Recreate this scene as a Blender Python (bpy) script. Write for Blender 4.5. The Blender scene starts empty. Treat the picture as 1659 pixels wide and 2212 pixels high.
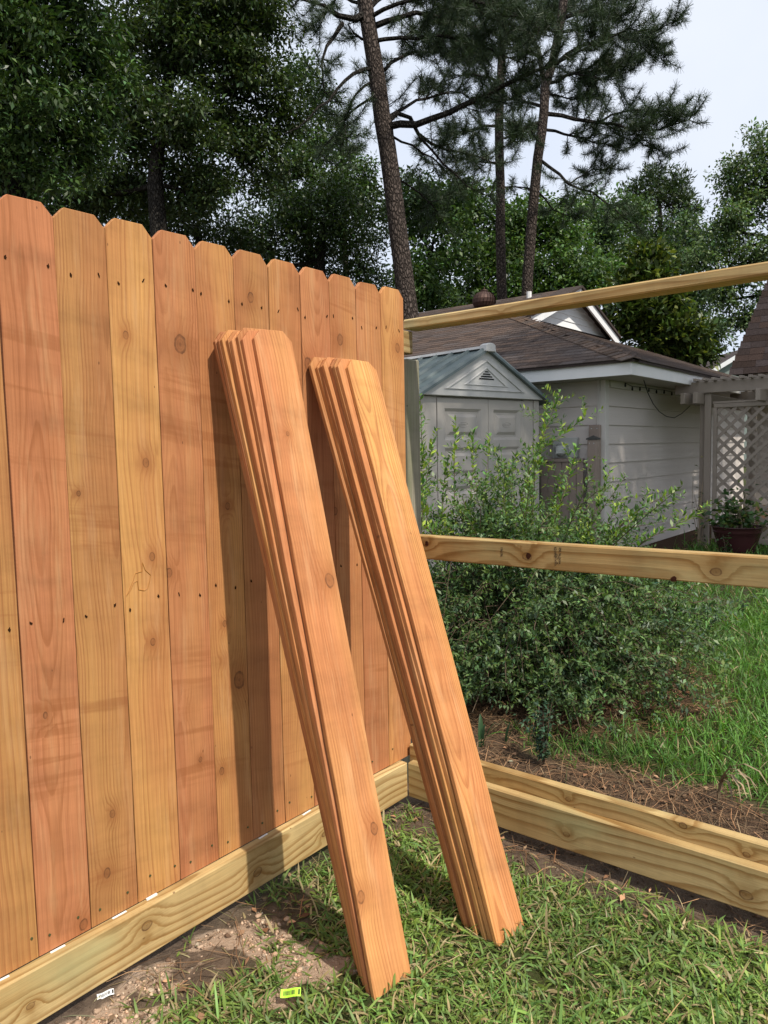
import bpy, bmesh, math, random
import numpy as np
from mathutils import Vector, Matrix, noise

scene = bpy.context.scene
rng = np.random.default_rng(7)
random.seed(7)

# ------------------------------------------------------------------ camera
W, H, F = 1659.0, 2212.0, 1624.5
CAM = np.array([1.797, -2.376, 1.407])
YAW, PITCH, ROLL = math.radians(-38.837), math.radians(-4.727), math.radians(-1.137)
_f = np.array([math.cos(PITCH)*math.sin(YAW), math.cos(PITCH)*math.cos(YAW), math.sin(PITCH)])
_r = np.cross(_f, [0, 0, 1]); _r /= np.linalg.norm(_r); _u = np.cross(_r, _f)
_c, _s = math.cos(ROLL), math.sin(ROLL)
CR, CU, CF = _c*_r + _s*_u, -_s*_r + _c*_u, _f
cd = bpy.data.cameras.new('camera'); cam = bpy.data.objects.new('camera', cd)
scene.collection.objects.link(cam); scene.camera = cam
cam.matrix_world = Matrix(((CR[0], CU[0], -CF[0], CAM[0]), (CR[1], CU[1], -CF[1], CAM[1]), (CR[2], CU[2], -CF[2], CAM[2]), (0, 0, 0, 1)))
cd.sensor_fit = 'HORIZONTAL'; cd.sensor_width = 36; cd.lens = F/W*36; cd.clip_start = 0.05; cd.clip_end = 1000

# ------------------------------------------------------------------ sky, sun, exposure
SUN_EL, SUN_AZ = math.radians(53), math.radians(99)          # azimuth clockwise from +Y
S = Vector((math.cos(SUN_EL)*math.sin(SUN_AZ), math.cos(SUN_EL)*math.cos(SUN_AZ), math.sin(SUN_EL)))
world = bpy.data.worlds.new('World'); scene.world = world; world.use_nodes = True
wt = world.node_tree; wt.nodes.clear()
sky = wt.nodes.new('ShaderNodeTexSky'); sky.sky_type = 'NISHITA'; sky.sun_disc = False
sky.sun_elevation = SUN_EL; sky.sun_rotation = SUN_AZ; sky.dust_density = 3.0; sky.air_density = 1.0
cn = wt.nodes.new('ShaderNodeTexNoise'); cn.inputs['Scale'].default_value = 2.2; cn.inputs['Detail'].default_value = 5
cr = wt.nodes.new('ShaderNodeValToRGB')
cr.color_ramp.elements[0].position = 0.3; cr.color_ramp.elements[0].color = (6.9, 7.7, 9.2, 1)
cr.color_ramp.elements[1].position = 0.75; cr.color_ramp.elements[1].color = (8.8, 9.2, 10.0, 1)
mx = wt.nodes.new('ShaderNodeMix'); mx.data_type = 'RGBA'; mx.inputs[0].default_value = 0.85
bgn = wt.nodes.new('ShaderNodeBackground'); bgn.inputs[1].default_value = 0.1
wo = wt.nodes.new('ShaderNodeOutputWorld')
wt.links.new(cn.outputs['Fac'], cr.inputs[0]); wt.links.new(sky.outputs[0], mx.inputs[6]); wt.links.new(cr.outputs[0], mx.inputs[7])
wt.links.new(mx.outputs[2], bgn.inputs[0]); wt.links.new(bgn.outputs[0], wo.inputs[0])
sd = bpy.data.lights.new('sun', 'SUN'); sd.energy = 4.0; sd.angle = math.radians(0.9); sd.color = (1.0, 0.93, 0.82)
sun = bpy.data.objects.new('sun', sd); scene.collection.objects.link(sun)
sun.rotation_euler = S.to_track_quat('Z', 'Y').to_euler(); sun.location = (6, -3, 9)
vs = scene.view_settings; vs.view_transform = 'Standard'; vs.look = 'None'; vs.exposure = 0.22; vs.gamma = 1.0; vs.use_curve_mapping = False
scene.render.engine = 'CYCLES'
scene.cycles.max_bounces = 8; scene.cycles.transparent_max_bounces = 8

# ------------------------------------------------------------------ helpers
def ray(x, y):
    d = CR*((x-W/2)/F) + CU*(-(y-H/2)/F) + CF
    return d
def at(x, y, D):                       # point seen at (x, y), D metres deep
    return CAM + ray(x, y)*D
def pl(x, y, axis, val):               # point seen at (x, y) on a world plane
    d = ray(x, y); return CAM + d*((val-CAM[axis])/d[axis])

COL = scene.collection
def tag(o, label=None, cat=None, group=None, kind=None):
    if label: o['label'] = label
    if cat: o['category'] = cat
    if group: o['group'] = group
    if kind: o['kind'] = kind
    return o
def thing(name, label, cat, loc=(0, 0, 0), group=None, rz=0.0):
    o = bpy.data.objects.new(name, None); COL.objects.link(o)
    o.matrix_world = Matrix.Translation(Vector(loc)) @ Matrix.Rotation(rz, 4, 'Z'); o.empty_display_size = 0.1
    o['mw'] = [v for row in o.matrix_world for v in row]
    return tag(o, label, cat, group)
def mw_of(o):
    v = list(o['mw']); return Matrix((v[0:4], v[4:8], v[8:12], v[12:16]))
def obj(name, me, mat=None, parent=None, mw=None, local=False):
    """mesh object; mw = world matrix (or local to the parent when local)"""
    o = bpy.data.objects.new(name, me); COL.objects.link(o)
    if mat is not None and len(me.materials) == 0: me.materials.append(mat)
    if mw is None: mw = Matrix.Identity(4)
    if parent is not None:
        o.parent = parent
        pm = mw_of(parent)
        wm = pm @ mw if local else mw
        o.matrix_parent_inverse = Matrix.Identity(4)
        o.matrix_basis = mw if local else pm.inverted() @ mw
        o['mw'] = [v for row in wm for v in row]
    else:
        o.matrix_basis = mw; o['mw'] = [v for row in mw for v in row]
    return o

class MB:
    def __init__(s): s.v = []; s.f = []; s.c = []
    def add(s, vs, fs, col=None):
        b = len(s.v); s.v += [tuple(q) for q in vs]; s.f += [tuple(i+b for i in f) for f in fs]
        if col is not None: s.c += [col]*len(vs)
        return s
    def box(s, lo, hi, M=None, col=None):
        x0, y0, z0 = lo; x1, y1, z1 = hi
        vs = [(x0,y0,z0),(x1,y0,z0),(x1,y1,z0),(x0,y1,z0),(x0,y0,z1),(x1,y0,z1),(x1,y1,z1),(x0,y1,z1)]
        if M is not None: vs = [M @ Vector(q) for q in vs]
        return s.add(vs, [(0,3,2,1),(4,5,6,7),(0,1,5,4),(1,2,6,5),(2,3,7,6),(3,0,4,7)], col)
    def prism(s, poly, a, b, M=None, col=None):      # poly (x,z) extruded along y a..b
        n = len(poly)
        vs = [(x, a, z) for x, z in poly] + [(x, b, z) for x, z in poly]
        if M is not None: vs = [M @ Vector(q) for q in vs]
        fs = [tuple(range(n)), tuple(range(2*n-1, n-1, -1))] + [(i, i+n, (i+1) % n+n, (i+1) % n) for i in range(n)]
        return s.add(vs, fs, col)
    def tube(s, pts, rad, n=6, col=None, cap=True):
        pts = [Vector(q) for q in pts]; m = len(pts)
        rad = rad if hasattr(rad, '__len__') else [rad]*m
        vs = []; prev = None
        for i, q in enumerate(pts):
            t = (pts[min(i+1, m-1)]-pts[max(i-1, 0)])
            t = t.normalized() if t.length > 1e-9 else Vector((0, 0, 1))
            a = prev if prev is not None else (Vector((0, 0, 1)) if abs(t.z) < .9 else Vector((1, 0, 0)))
            a = (a - t*a.dot(t)); a = a.normalized() if a.length > 1e-6 else t.orthogonal().normalized()
            prev = a; b = t.cross(a)
            for k in range(n):
                g = 2*math.pi*k/n; vs.append(q + (a*math.cos(g)+b*math.sin(g))*rad[i])
        fs = [(i*n+k, i*n+(k+1) % n, (i+1)*n+(k+1) % n, (i+1)*n+k) for i in range(m-1) for k in range(n)]
        if cap: fs += [tuple(range(n-1, -1, -1)), tuple(range((m-1)*n, m*n))]
        return s.add(vs, fs, col)
    def lathe(s, prof, n=24, cx=0, cy=0, col=None):
        vs = [(cx+r*math.cos(2*math.pi*k/n), cy+r*math.sin(2*math.pi*k/n), z) for r, z in prof for k in range(n)]
        fs = [(i*n+k, i*n+(k+1) % n, (i+1)*n+(k+1) % n, (i+1)*n+k) for i in range(len(prof)-1) for k in range(n)]
        return s.add(vs, fs, col)
    def mesh(s, name, bevel=0, smooth=False, fix=True):
        me = bpy.data.meshes.new(name); me.from_pydata(s.v, [], s.f)
        if bevel or fix:
            bm = bmesh.new(); bm.from_mesh(me)
            if fix: bmesh.ops.recalc_face_normals(bm, faces=bm.faces[:])
            if bevel: bmesh.ops.bevel(bm, geom=[e for e in bm.edges if len(e.link_faces) == 2 and e.calc_face_angle(0) > .5], offset=bevel, segments=1, affect='EDGES')
            bm.to_mesh(me); bm.free()
        if s.c and not bevel:
            a = me.color_attributes.new('tint', 'FLOAT_COLOR', 'POINT')
            a.data.foreach_set('color', np.array([(*c, 1) if len(c) == 3 else c for c in s.c], dtype=np.float32).ravel())
        if smooth: me.polygons.foreach_set('use_smooth', [True]*len(me.polygons))
        me.update(); return me
    def build(s, name, mat, parent=None, mw=None, local=False, bevel=0, smooth=False):
        return obj(name, s.mesh(name, bevel, smooth), mat, parent, mw, local)

def np_mesh(name, V, faces, tint=None, smooth=False):
    """V (n,3); faces list of int arrays (m,k)"""
    me = bpy.data.meshes.new(name); V = np.asarray(V, dtype=np.float32)
    me.vertices.add(len(V)); me.vertices.foreach_set('co', V.ravel())
    flat = np.concatenate([f.ravel() for f in faces]); tot = np.concatenate([np.full(len(f), f.shape[1], dtype=np.int32) for f in faces])
    st = np.concatenate([[0], np.cumsum(tot)[:-1]]).astype(np.int32)
    me.loops.add(len(flat)); me.loops.foreach_set('vertex_index', flat.astype(np.int32))
    me.polygons.add(len(tot)); me.polygons.foreach_set('loop_start', st); me.polygons.foreach_set('loop_total', tot)
    me.update(calc_edges=True)
    if tint is not None:
        a = me.color_attributes.new('tint', 'FLOAT_COLOR', 'POINT')
        c = np.ones((len(V), 4), dtype=np.float32); c[:, :3] = tint; a.data.foreach_set('color', c.ravel())
    if smooth: me.polygons.foreach_set('use_smooth', np.ones(len(tot), dtype=bool))
    return me

# ------------------------------------------------------------------ materials
class NT:
    def __init__(s, name):
        s.mat = bpy.data.materials.new(name); s.mat.use_nodes = True; s.t = s.mat.node_tree
        s.b = s.t.nodes['Principled BSDF']; s.out = s.t.nodes['Material Output']
    def n(s, ty, **kw):
        o = s.t.nodes.new(ty)
        for k, v in kw.items(): setattr(o, k, v)
        return o
    def put(s, sock, v):
        if isinstance(v, bpy.types.NodeSocket): s.t.links.new(v, sock)
        elif v is not None:
            if sock.type == 'RGBA' and len(v) == 3: v = (*v, 1)
            sock.default_value = v
    def m(s, op, a, b=None, c=None, clamp=False):
        o = s.n('ShaderNodeMath', operation=op, use_clamp=clamp)
        for i, v in enumerate((a, b, c)):
            if v is not None: s.put(o.inputs[i], v)
        return o.outputs[0]
    def v(s, op, a, b=None, scale=None):
        o = s.n('ShaderNodeVectorMath', operation=op); s.put(o.inputs[0], a)
        if b is not None: s.put(o.inputs[1], b)
        if scale is not None: s.put(o.inputs['Scale'], scale)
        return o.outputs['Value'] if op in ('LENGTH', 'DOT_PRODUCT') else o.outputs[0]
    def xyz(s, v):
        o = s.n('ShaderNodeSeparateXYZ'); s.put(o.inputs[0], v); return o.outputs
    def vec(s, x, y, z):
        o = s.n('ShaderNodeCombineXYZ')
        for i, q in enumerate((x, y, z)): s.put(o.inputs[i], q)
        return o.outputs[0]
    def mix(s, f, a, b, blend='MIX'):
        o = s.n('ShaderNodeMix', data_type='RGBA', blend_type=blend); s.put(o.inputs[0], f); s.put(o.inputs[6], a); s.put(o.inputs[7], b); return o.outputs[2]
    def ramp(s, f, stops, interp='LINEAR'):
        o = s.n('ShaderNodeValToRGB'); r = o.color_ramp; r.interpolation = interp
        while len(r.elements) < len(stops): r.elements.new(0.5)
        for e, (p, c) in zip(r.elements, stops):
            e.position = p; e.color = (c, c, c, 1) if not hasattr(c, '__len__') else (*c, 1)
        s.put(o.inputs[0], f); return o.outputs[0]
    def noise(s, v, scale=5, detail=3, rough=.5, dist=0):
        o = s.n('ShaderNodeTexNoise'); s.put(o.inputs['Vector'], v)
        o.inputs['Scale'].default_value = scale; o.inputs['Detail'].default_value = detail; o.inputs['Roughness'].default_value = rough; o.inputs['Distortion'].default_value = dist
        return o.outputs['Fac']
    def coord(s, which='Object'): return s.n('ShaderNodeTexCoord').outputs[which]
    def pos(s): return s.n('ShaderNodeNewGeometry').outputs['Position']
    def attr(s, name, ty='GEOMETRY'):
        o = s.n('ShaderNodeAttribute', attribute_type=ty, attribute_name=name); return o
    def bump(s, h, strength=.3, dist=.01):
        o = s.n('ShaderNodeBump'); o.inputs['Strength'].default_value = strength; o.inputs['Distance'].default_value = dist
        s.put(o.inputs['Height'], h); s.put(s.b.inputs['Normal'], o.outputs[0])
    def done(s, col, rough=.7, spec=.3):
        s.put(s.b.inputs['Base Color'], col); s.put(s.b.inputs['Roughness'], rough); s.b.inputs['Specular IOR Level'].default_value = spec
        return s.mat

def wood(name, yel, pink, late, knot, freq, contrast, keep, floor=.08, rough=.75, cells=5.0, saw=True, stain=(.80, .5), blotch=None, curl=.02):
    """boards: local x across, y through, z along"""
    t = NT(name); o = t.coord('Object'); u, d, z = t.xyz(o)
    oi = t.n('ShaderNodeObjectInfo'); rnd = oi.outputs['Random']
    tone = t.attr('tone', 'OBJECT').outputs['Fac']; val = t.attr('shade', 'OBJECT').outputs['Fac']
    s1 = t.m('MULTIPLY', rnd, 71.3); s2 = t.m('FRACT', t.m('MULTIPLY', rnd, 13.71)); s3 = t.m('FRACT', t.m('MULTIPLY', rnd, 37.13))
    wa = t.noise(t.vec(s1, 3.1, z), 1.3, 2); wb = t.noise(t.vec(7.7, s1, z), 1.0, 2)
    wc = t.noise(t.vec(t.m('MULTIPLY', u, 9), s1, t.m('MULTIPLY', z, 2.2)), 1.0, 3)
    vo = t.n('ShaderNodeTexVoronoi', voronoi_dimensions='3D', feature='F1'); vo.inputs['Scale'].default_value = cells; vo.inputs['Randomness'].default_value = .9
    t.put(vo.inputs['Vector'], t.vec(t.m('MULTIPLY', u, 1.5), s1, z))
    kd = vo.outputs['Distance']; kc = t.xyz(vo.outputs['Color'])
    kon = t.m('GREATER_THAN', kc[0], keep)
    ksz = t.m('ADD', t.m('MULTIPLY', kc[1], .075), .03)                      # knot radius in cell units
    kr = t.m('DIVIDE', kd, ksz)
    kr = t.m('ADD', kr, t.m('MULTIPLY', t.m('SUBTRACT', 1.0, kon), 50.0))
    for slot in ('k1', 'k2', 'k3', 'k4'):
        kx_, kz_, kr_ = t.xyz(t.attr(slot, 'OBJECT').outputs['Vector'])
        dk = t.m('SQRT', t.m('ADD', t.m('POWER', t.m('SUBTRACT', u, kx_), 2), t.m('POWER', t.m('DIVIDE', t.m('SUBTRACT', z, kz_), 1.35), 2)))
        kr = t.m('MINIMUM', kr, t.m('DIVIDE', dk, t.m('MAXIMUM', kr_, .00002)))
    kon = 1.0
    kr = t.m('MULTIPLY', kr, t.m('ADD', .75, t.m('MULTIPLY', t.noise(t.vec(t.m('MULTIPLY', u, 60), s1, t.m('MULTIPLY', z, 40)), 1.0, 2), .5)))
    swell = t.m('MULTIPLY', t.m('EXPONENT', t.m('MULTIPLY', t.m('POWER', t.m('DIVIDE', kr, 2.6), 2), -1)), kon)
    u0 = t.m('MULTIPLY', t.m('SUBTRACT', s2, .5), .2)
    d0 = t.m('ADD', .006, t.m('MULTIPLY', s3, .05))
    uu = t.m('ADD', t.m('SUBTRACT', u, u0), t.m('MULTIPLY', t.m('SUBTRACT', wa, .5), .09))
    dd = t.m('ADD', t.m('ADD', d, d0), t.m('MULTIPLY', t.m('SUBTRACT', wb, .42), .14))
    q = t.m('SQRT', t.m('ADD', t.m('POWER', uu, 2), t.m('POWER', dd, 2)))
    q = t.m('ADD', q, t.m('MULTIPLY', swell, curl)); q = t.m('ADD', q, t.m('MULTIPLY', t.m('SUBTRACT', wc, .5), .012))
    fq = t.m('MULTIPLY', t.m('ADD', .55, t.m('MULTIPLY', s3, .75)), freq); fr = t.m('FRACT', t.m('MULTIPLY', q, fq))
    lw = t.ramp(fr, [(0, 0.0), (.45, .08), (.82, 1), (.93, .9), (1, 0)])
    rn = t.noise(t.vec(t.m('MULTIPLY', q, freq*.30), s1, 0.3), 1.0, 2)
    lw = t.m('MULTIPLY', lw, t.m('MULTIPLY', t.ramp(rn, [(.32, floor), (.72, 1)]), contrast))
    hv = t.noise(t.vec(t.m('MULTIPLY', u, 13), s1, t.m('MULTIPLY', z, .9)), 1.0, 3)
    base = t.mix(t.m('ADD', tone, t.m('MULTIPLY', t.m('SUBTRACT', hv, .5), 1.0), None, True), yel, pink)
    big = t.noise(t.vec(t.m('MULTIPLY', u, 7), s1, t.m('MULTIPLY', z, 1.1)), 1.0, 2)
    base = t.mix(t.ramp(big, [(.35, 0), (.65, .7)]), base, t.mix(.5, pink, late))
    c = t.mix(lw, base, late)
    fib = t.noise(t.vec(t.m('MULTIPLY', u, 260), t.m('MULTIPLY', d, 260), t.m('ADD', t.m('MULTIPLY', z, 5), s1)), 1.0, 3, .6)
    c = t.mix(1.0, c, t.ramp(fib, [(.25, (.80, .78, .76)), (.7, (1.08, 1.08, 1.08))]), 'MULTIPLY')
    bn = t.noise(t.vec(t.m('MULTIPLY', u, 3.2), s1, t.m('ADD', t.m('MULTIPLY', z, 9.0), t.m('MULTIPLY', u, 1.4))), 1.0, 4, .62)
    c = t.mix(1.0, c, t.ramp(bn, [(.28, stain[0]), (.40, .92), (.52, 1.0), (.75, 1.10)]), 'MULTIPLY')
    if saw:
        bd = t.noise(t.vec(t.m('MULTIPLY', u, 2.0), s1, t.m('ADD', t.m('MULTIPLY', z, 26), t.m('MULTIPLY', u, 4))), 1.0, 3, .6)
        bm_ = t.noise(t.vec(s1, 2.2, z), 2.6, 2)
        c = t.mix(t.m('MULTIPLY', t.ramp(bd, [(.52, 0), (.62, 1)]), t.m('MULTIPLY', t.ramp(bm_, [(.50, 0), (.62, .45)]), t.attr('band', 'OBJECT').outputs['Fac'])), c, late)
        pal = t.noise(t.vec(t.m('MULTIPLY', u, 30), s1, t.m('MULTIPLY', z, 3)), 1.0, 4, .65)
        c = t.mix(t.ramp(pal, [(.52, 0), (.78, .40)]), c, (.66, .40, .20))
    if blotch:
        gn = t.noise(t.vec(t.m('MULTIPLY', u, 9), t.m('MULTIPLY', d, 9), t.m('ADD', t.m('MULTIPLY', z, 2.6), s1)), 1.0, 4, .6)
        c = t.mix(t.ramp(gn, [(.5, 0), (.72, .55)]), c, blotch)
    spk = t.n('ShaderNodeTexVoronoi', feature='F1'); spk.inputs['Scale'].default_value = 28
    t.put(spk.inputs['Vector'], t.vec(t.m('MULTIPLY', u, 1.4), s1, t.m('MULTIPLY', z, .7)))
    sk = t.m('MULTIPLY', t.m('LESS_THAN', spk.outputs['Distance'], .085), t.m('GREATER_THAN', t.xyz(spk.outputs['Color'])[2], .9))
    c = t.mix(t.m('MULTIPLY', sk, .6), c, knot)
    kin = t.m('MULTIPLY', t.ramp(kr, [(0, .75), (.18, .45), (.34, .30), (.46, .50), (.58, .28), (.78, .85), (.90, .95), (1.0, 0)]), kon)
    kin = t.m('MULTIPLY', kin, t.ramp(t.noise(t.vec(t.m('MULTIPLY', u, 45), s1, t.m('MULTIPLY', z, 45)), 1.0, 3), [(.3, .35), (.62, 1)]))
    halo = t.m('MULTIPLY', t.m('MULTIPLY', swell, .60), 1.0)
    c = t.mix(halo, c, late); c = t.mix(t.m('MULTIPLY', kin, .85), c, knot)
    c = t.mix(1.0, c, t.vec(val, val, val), 'MULTIPLY')
    h = t.m('ADD', t.m('MULTIPLY', fib, .5), t.m('MULTIPLY', lw, -.35))
    if saw:
        sm = t.n('ShaderNodeTexWave', wave_type='BANDS', bands_direction='Z'); sm.inputs['Scale'].default_value = 34; sm.inputs['Distortion'].default_value = 1.5
        t.put(sm.inputs['Vector'], t.vec(0.0, s1, t.m('ADD', z, t.m('MULTIPLY', u, .45))))
        msk = t.ramp(t.noise(t.vec(t.m('MULTIPLY', u, 5), s1, t.m('MULTIPLY', z, 1.5)), 1.0, 2), [(.4, 0), (.6, .07)])
        h = t.m('ADD', h, t.m('MULTIPLY', sm.outputs['Fac'], msk))
    t.bump(h, .35, .0022)
    return t.done(c, rough, .22)

M_CEDAR = wood('cedar_wood', (.545, .282, .094), (.530, .212, .096), (.285, .096, .031), (.090, .036, .017), 118, .66, .94)
M_PINE = wood('treated_pine', (.605, .465, .235), (.555, .395, .170), (.265, .140, .040), (.07, .024, .012), 66, 1.0, .90, floor=.55, rough=.6, cells=3.6, saw=False, stain=(.84, .8), blotch=(.40, .385, .19), curl=.035)
M_OLD = wood('weathered_wood', (.34, .31, .24), (.29, .27, .20), (.16, .145, .10), (.05, .045, .035), 90, .8, .9, rough=.9, saw=False, blotch=(.15, .18, .075))

def plain(name, col, rough=.7, spec=.3, var=.12, scale=6, bump=0, metal=0, bscale=60, stretch=(1, 1, 1), stainc=None):
    t = NT(name); p = t.v('MULTIPLY', t.coord('Object'), stretch)
    n1 = t.noise(p, scale, 4, .6); k = t.ramp(n1, [(.25, 1-var), (.75, 1+var)])
    c = t.mix(1.0, col, k, 'MULTIPLY')
    if stainc: c = t.mix(t.ramp(t.noise(p, scale*.5, 5, .65), [(.5, 0), (.75, .5)]), c, stainc)
    if bump: t.bump(t.noise(p, bscale, 3), bump, .004)
    t.b.inputs['Metallic'].default_value = metal
    return t.done(c, rough, spec)

M_SIDING = plain('painted_siding', (.60, .545, .50), .6, .3, .05, 3, .35, bscale=40, stretch=(1, .12, 6), stainc=(.50, .455, .415))
M_TRIM = plain('painted_trim', (.60, .565, .52), .55, .3, .06, 4, .1)
M_FASCIA = plain('white_fascia', (.80, .79, .77), .5, .3, .06, 4, .1, stainc=(.6, .6, .57))
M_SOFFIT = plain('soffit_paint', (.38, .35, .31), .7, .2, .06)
M_WHITE = plain('white_gable_paint', (.78, .79, .80), .6, .3, .05)
M_SHED = plain('taupe_plastic', (.44, .405, .365), .45, .4, .05, 4, .12, bscale=120)
M_SHEDG = plain('pale_plastic', (.54, .53, .51), .45, .4, .07, 3, .1, bscale=120, stainc=(.40, .39, .37))
M_SHEDR = plain('green_plastic_roof', (.105, .138, .140), .4, .45, .10, 3, .1, bscale=90, stainc=(.16, .18, .18))
M_PERG = plain('taupe_stain', (.30, .25, .205), .75, .25, .10, 5, .2, bscale=30, stretch=(1, 1, .4))
M_GATE = plain('brown_fence_stain', (.30, .24, .20), .8, .2, .12, 6, .2, bscale=30)
M_RUST = plain('rusty_metal', (.060, .032, .025), .6, .4, .3, 12, .1, metal=.4, stainc=(.095, .045, .032))
M_COPPER = plain('copper_pipe', (.40, .19, .13), .55, .4, .2, 20)
M_DARK = plain('dark_recess', (.012, .011, .010), .9, .1)
M_BLACK = plain('black_rubber', (.015, .015, .016), .5, .4)
M_GREYBOX = plain('grey_metal_box', (.45, .46, .43), .5, .4, .08, 5)
M_PAPER = plain('white_paper', (.82, .82, .80), .6, .3, .04)
M_LIME = plain('lime_plastic', (.42, .80, .05), .45, .4, .05)
M_INK = plain('black_ink', (.035, .03, .025), .8, .2)
M_POT = plain('maroon_glaze', (.055, .018, .020), .25, .5, .15, 5)
M_SOIL = plain('potting_soil', (.06, .04, .028), .95, .1, .3, 30, .5)
M_NAIL = plain('nail_head', (.10, .115, .05), .5, .5, .3, 90, metal=.5)
M_HOLE = plain('nail_dent', (.03, .012, .005), .95, .05, .3, 90)
M_ROOFB = plain('roof_board', (.055, .042, .037), .9, .2, .25, 8, .3, bscale=50)

def glass():
    t = NT('meter_glass'); t.b.inputs['Transmission Weight'].default_value = .9; t.b.inputs['IOR'].default_value = 1.45
    return t.done((.9, .93, .9), .05, .5)
M_GLASS = glass()

def tinted(name, rough=.6, spec=.35, transl=.0, var=.15, nscale=3.0, bump=0, bs=40):
    """base colour = colour stored with each piece"""
    t = NT(name); c = t.attr('tint').outputs['Color']
    k = t.ramp(t.noise(t.pos(), nscale, 3), [(.3, 1-var), (.7, 1+var)]); c = t.mix(1.0, c, k, 'MULTIPLY')
    if bump: t.bump(t.noise(t.pos(), bs, 3), bump, .01)
    t.done(c, rough, spec)
    if transl:
        tr = t.n('ShaderNodeBsdfTranslucent'); t.put(tr.inputs['Color'], t.mix(1.0, c, (1.5, 1.6, .7), 'MULTIPLY'))
        ms = t.n('ShaderNodeMixShader'); ms.inputs[0].default_value = transl
        t.t.links.new(t.b.outputs[0], ms.inputs[1]); t.t.links.new(tr.outputs[0], ms.inputs[2]); t.t.links.new(ms.outputs[0], t.out.inputs[0])
    return t.mat
M_LEAF = tinted('leaf', .45, .4, .22)
M_GLOSS = tinted('glossy_leaf', .42, .35, .18)
M_NEEDLE = tinted('pine_needle', .5, .3, .12)
M_GRASS = tinted('grass_blade', .5, .35, .28, .12, 2.0)
M_STRAW = tinted('pine_straw', .8, .2, 0)
M_CLOD = tinted('dirt_clod', .95, .1, 0, .2, 60, .3, 200)
M_SHINGLE = tinted('asphalt_shingle', .9, .2, 0, .25, 35, .4, 300)

def bark(name, a, b, scale):
    t = NT(name); o = t.coord('Object'); p = t.v('MULTIPLY', o, (1, 1, .42))
    p = t.v('ADD', p, t.v('SCALE', t.vec(t.noise(o, 9, 2), t.noise(t.v('ADD', o, (5, 5, 5)), 9, 2), 0.0), scale=.06))
    v = t.n('ShaderNodeTexVoronoi', feature='DISTANCE_TO_EDGE'); v.inputs['Scale'].default_value = scale; t.put(v.inputs['Vector'], p)
    e = t.ramp(v.outputs['Distance'], [(0, 0), (.30, 1)])
    n2 = t.noise(o, 40, 4, .6)
    c = t.mix(e, b, t.mix(n2, a, tuple(q*1.7 for q in a)))
    t.bump(t.m('ADD', e, t.m('MULTIPLY', n2, .4)), 1.0, .03)
    return t.done(c, .95, .1)
M_BARKP = bark('pine_bark', (.088, .070, .060), (.026, .020, .017), 19)
M_BARKO = bark('oak_bark', (.040, .036, .031), (.014, .012, .010), 22)
M_TWIG = plain('shrub_twig', (.11, .08, .055), .9, .1, .2, 30)

def ground_mat():
    t = NT('soil_and_lawn'); p = t.pos(); a = t.attr('tint').outputs['Color']; m = t.xyz(a)   # r soil, g pale sand, b straw mulch
    n1 = t.noise(p, 14, 6, .65); n2 = t.noise(p, 90, 5, .7); n3 = t.noise(p, .7, 3)
    grass = t.mix(n3, (.030, .048, .012), (.055, .070, .020))
    grass = t.mix(t.ramp(n2, [(.4, 0), (.7, .6)]), grass, (.085, .065, .035))
    soil = t.mix(t.ramp(n1, [(.3, 0), (.7, 1)]), (.080, .056, .040), (.190, .138, .098))
    soil = t.mix(t.ramp(n2, [(.5, 0), (.75, .6)]), soil, (.20, .15, .105))
    sand = t.mix(n2, (.36, .25, .17), (.50, .38, .28))
    mulch = t.mix(n2, (.040, .024, .015), (.125, .075, .045))
    c = t.mix(m[0], grass, soil); c = t.mix(m[2], c, mulch)
    c = t.mix(t.ramp(t.m('ADD', m[1], t.m('MULTIPLY', t.m('SUBTRACT', n1, .5), 1.2)), [(.35, 0), (.6, 1)]), c, sand)
    t.bump(t.m('ADD', n1, t.m('MULTIPLY', n2, .6)), .8, .03)
    return t.done(c, .95, .1)
M_GROUND = ground_mat()

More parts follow.
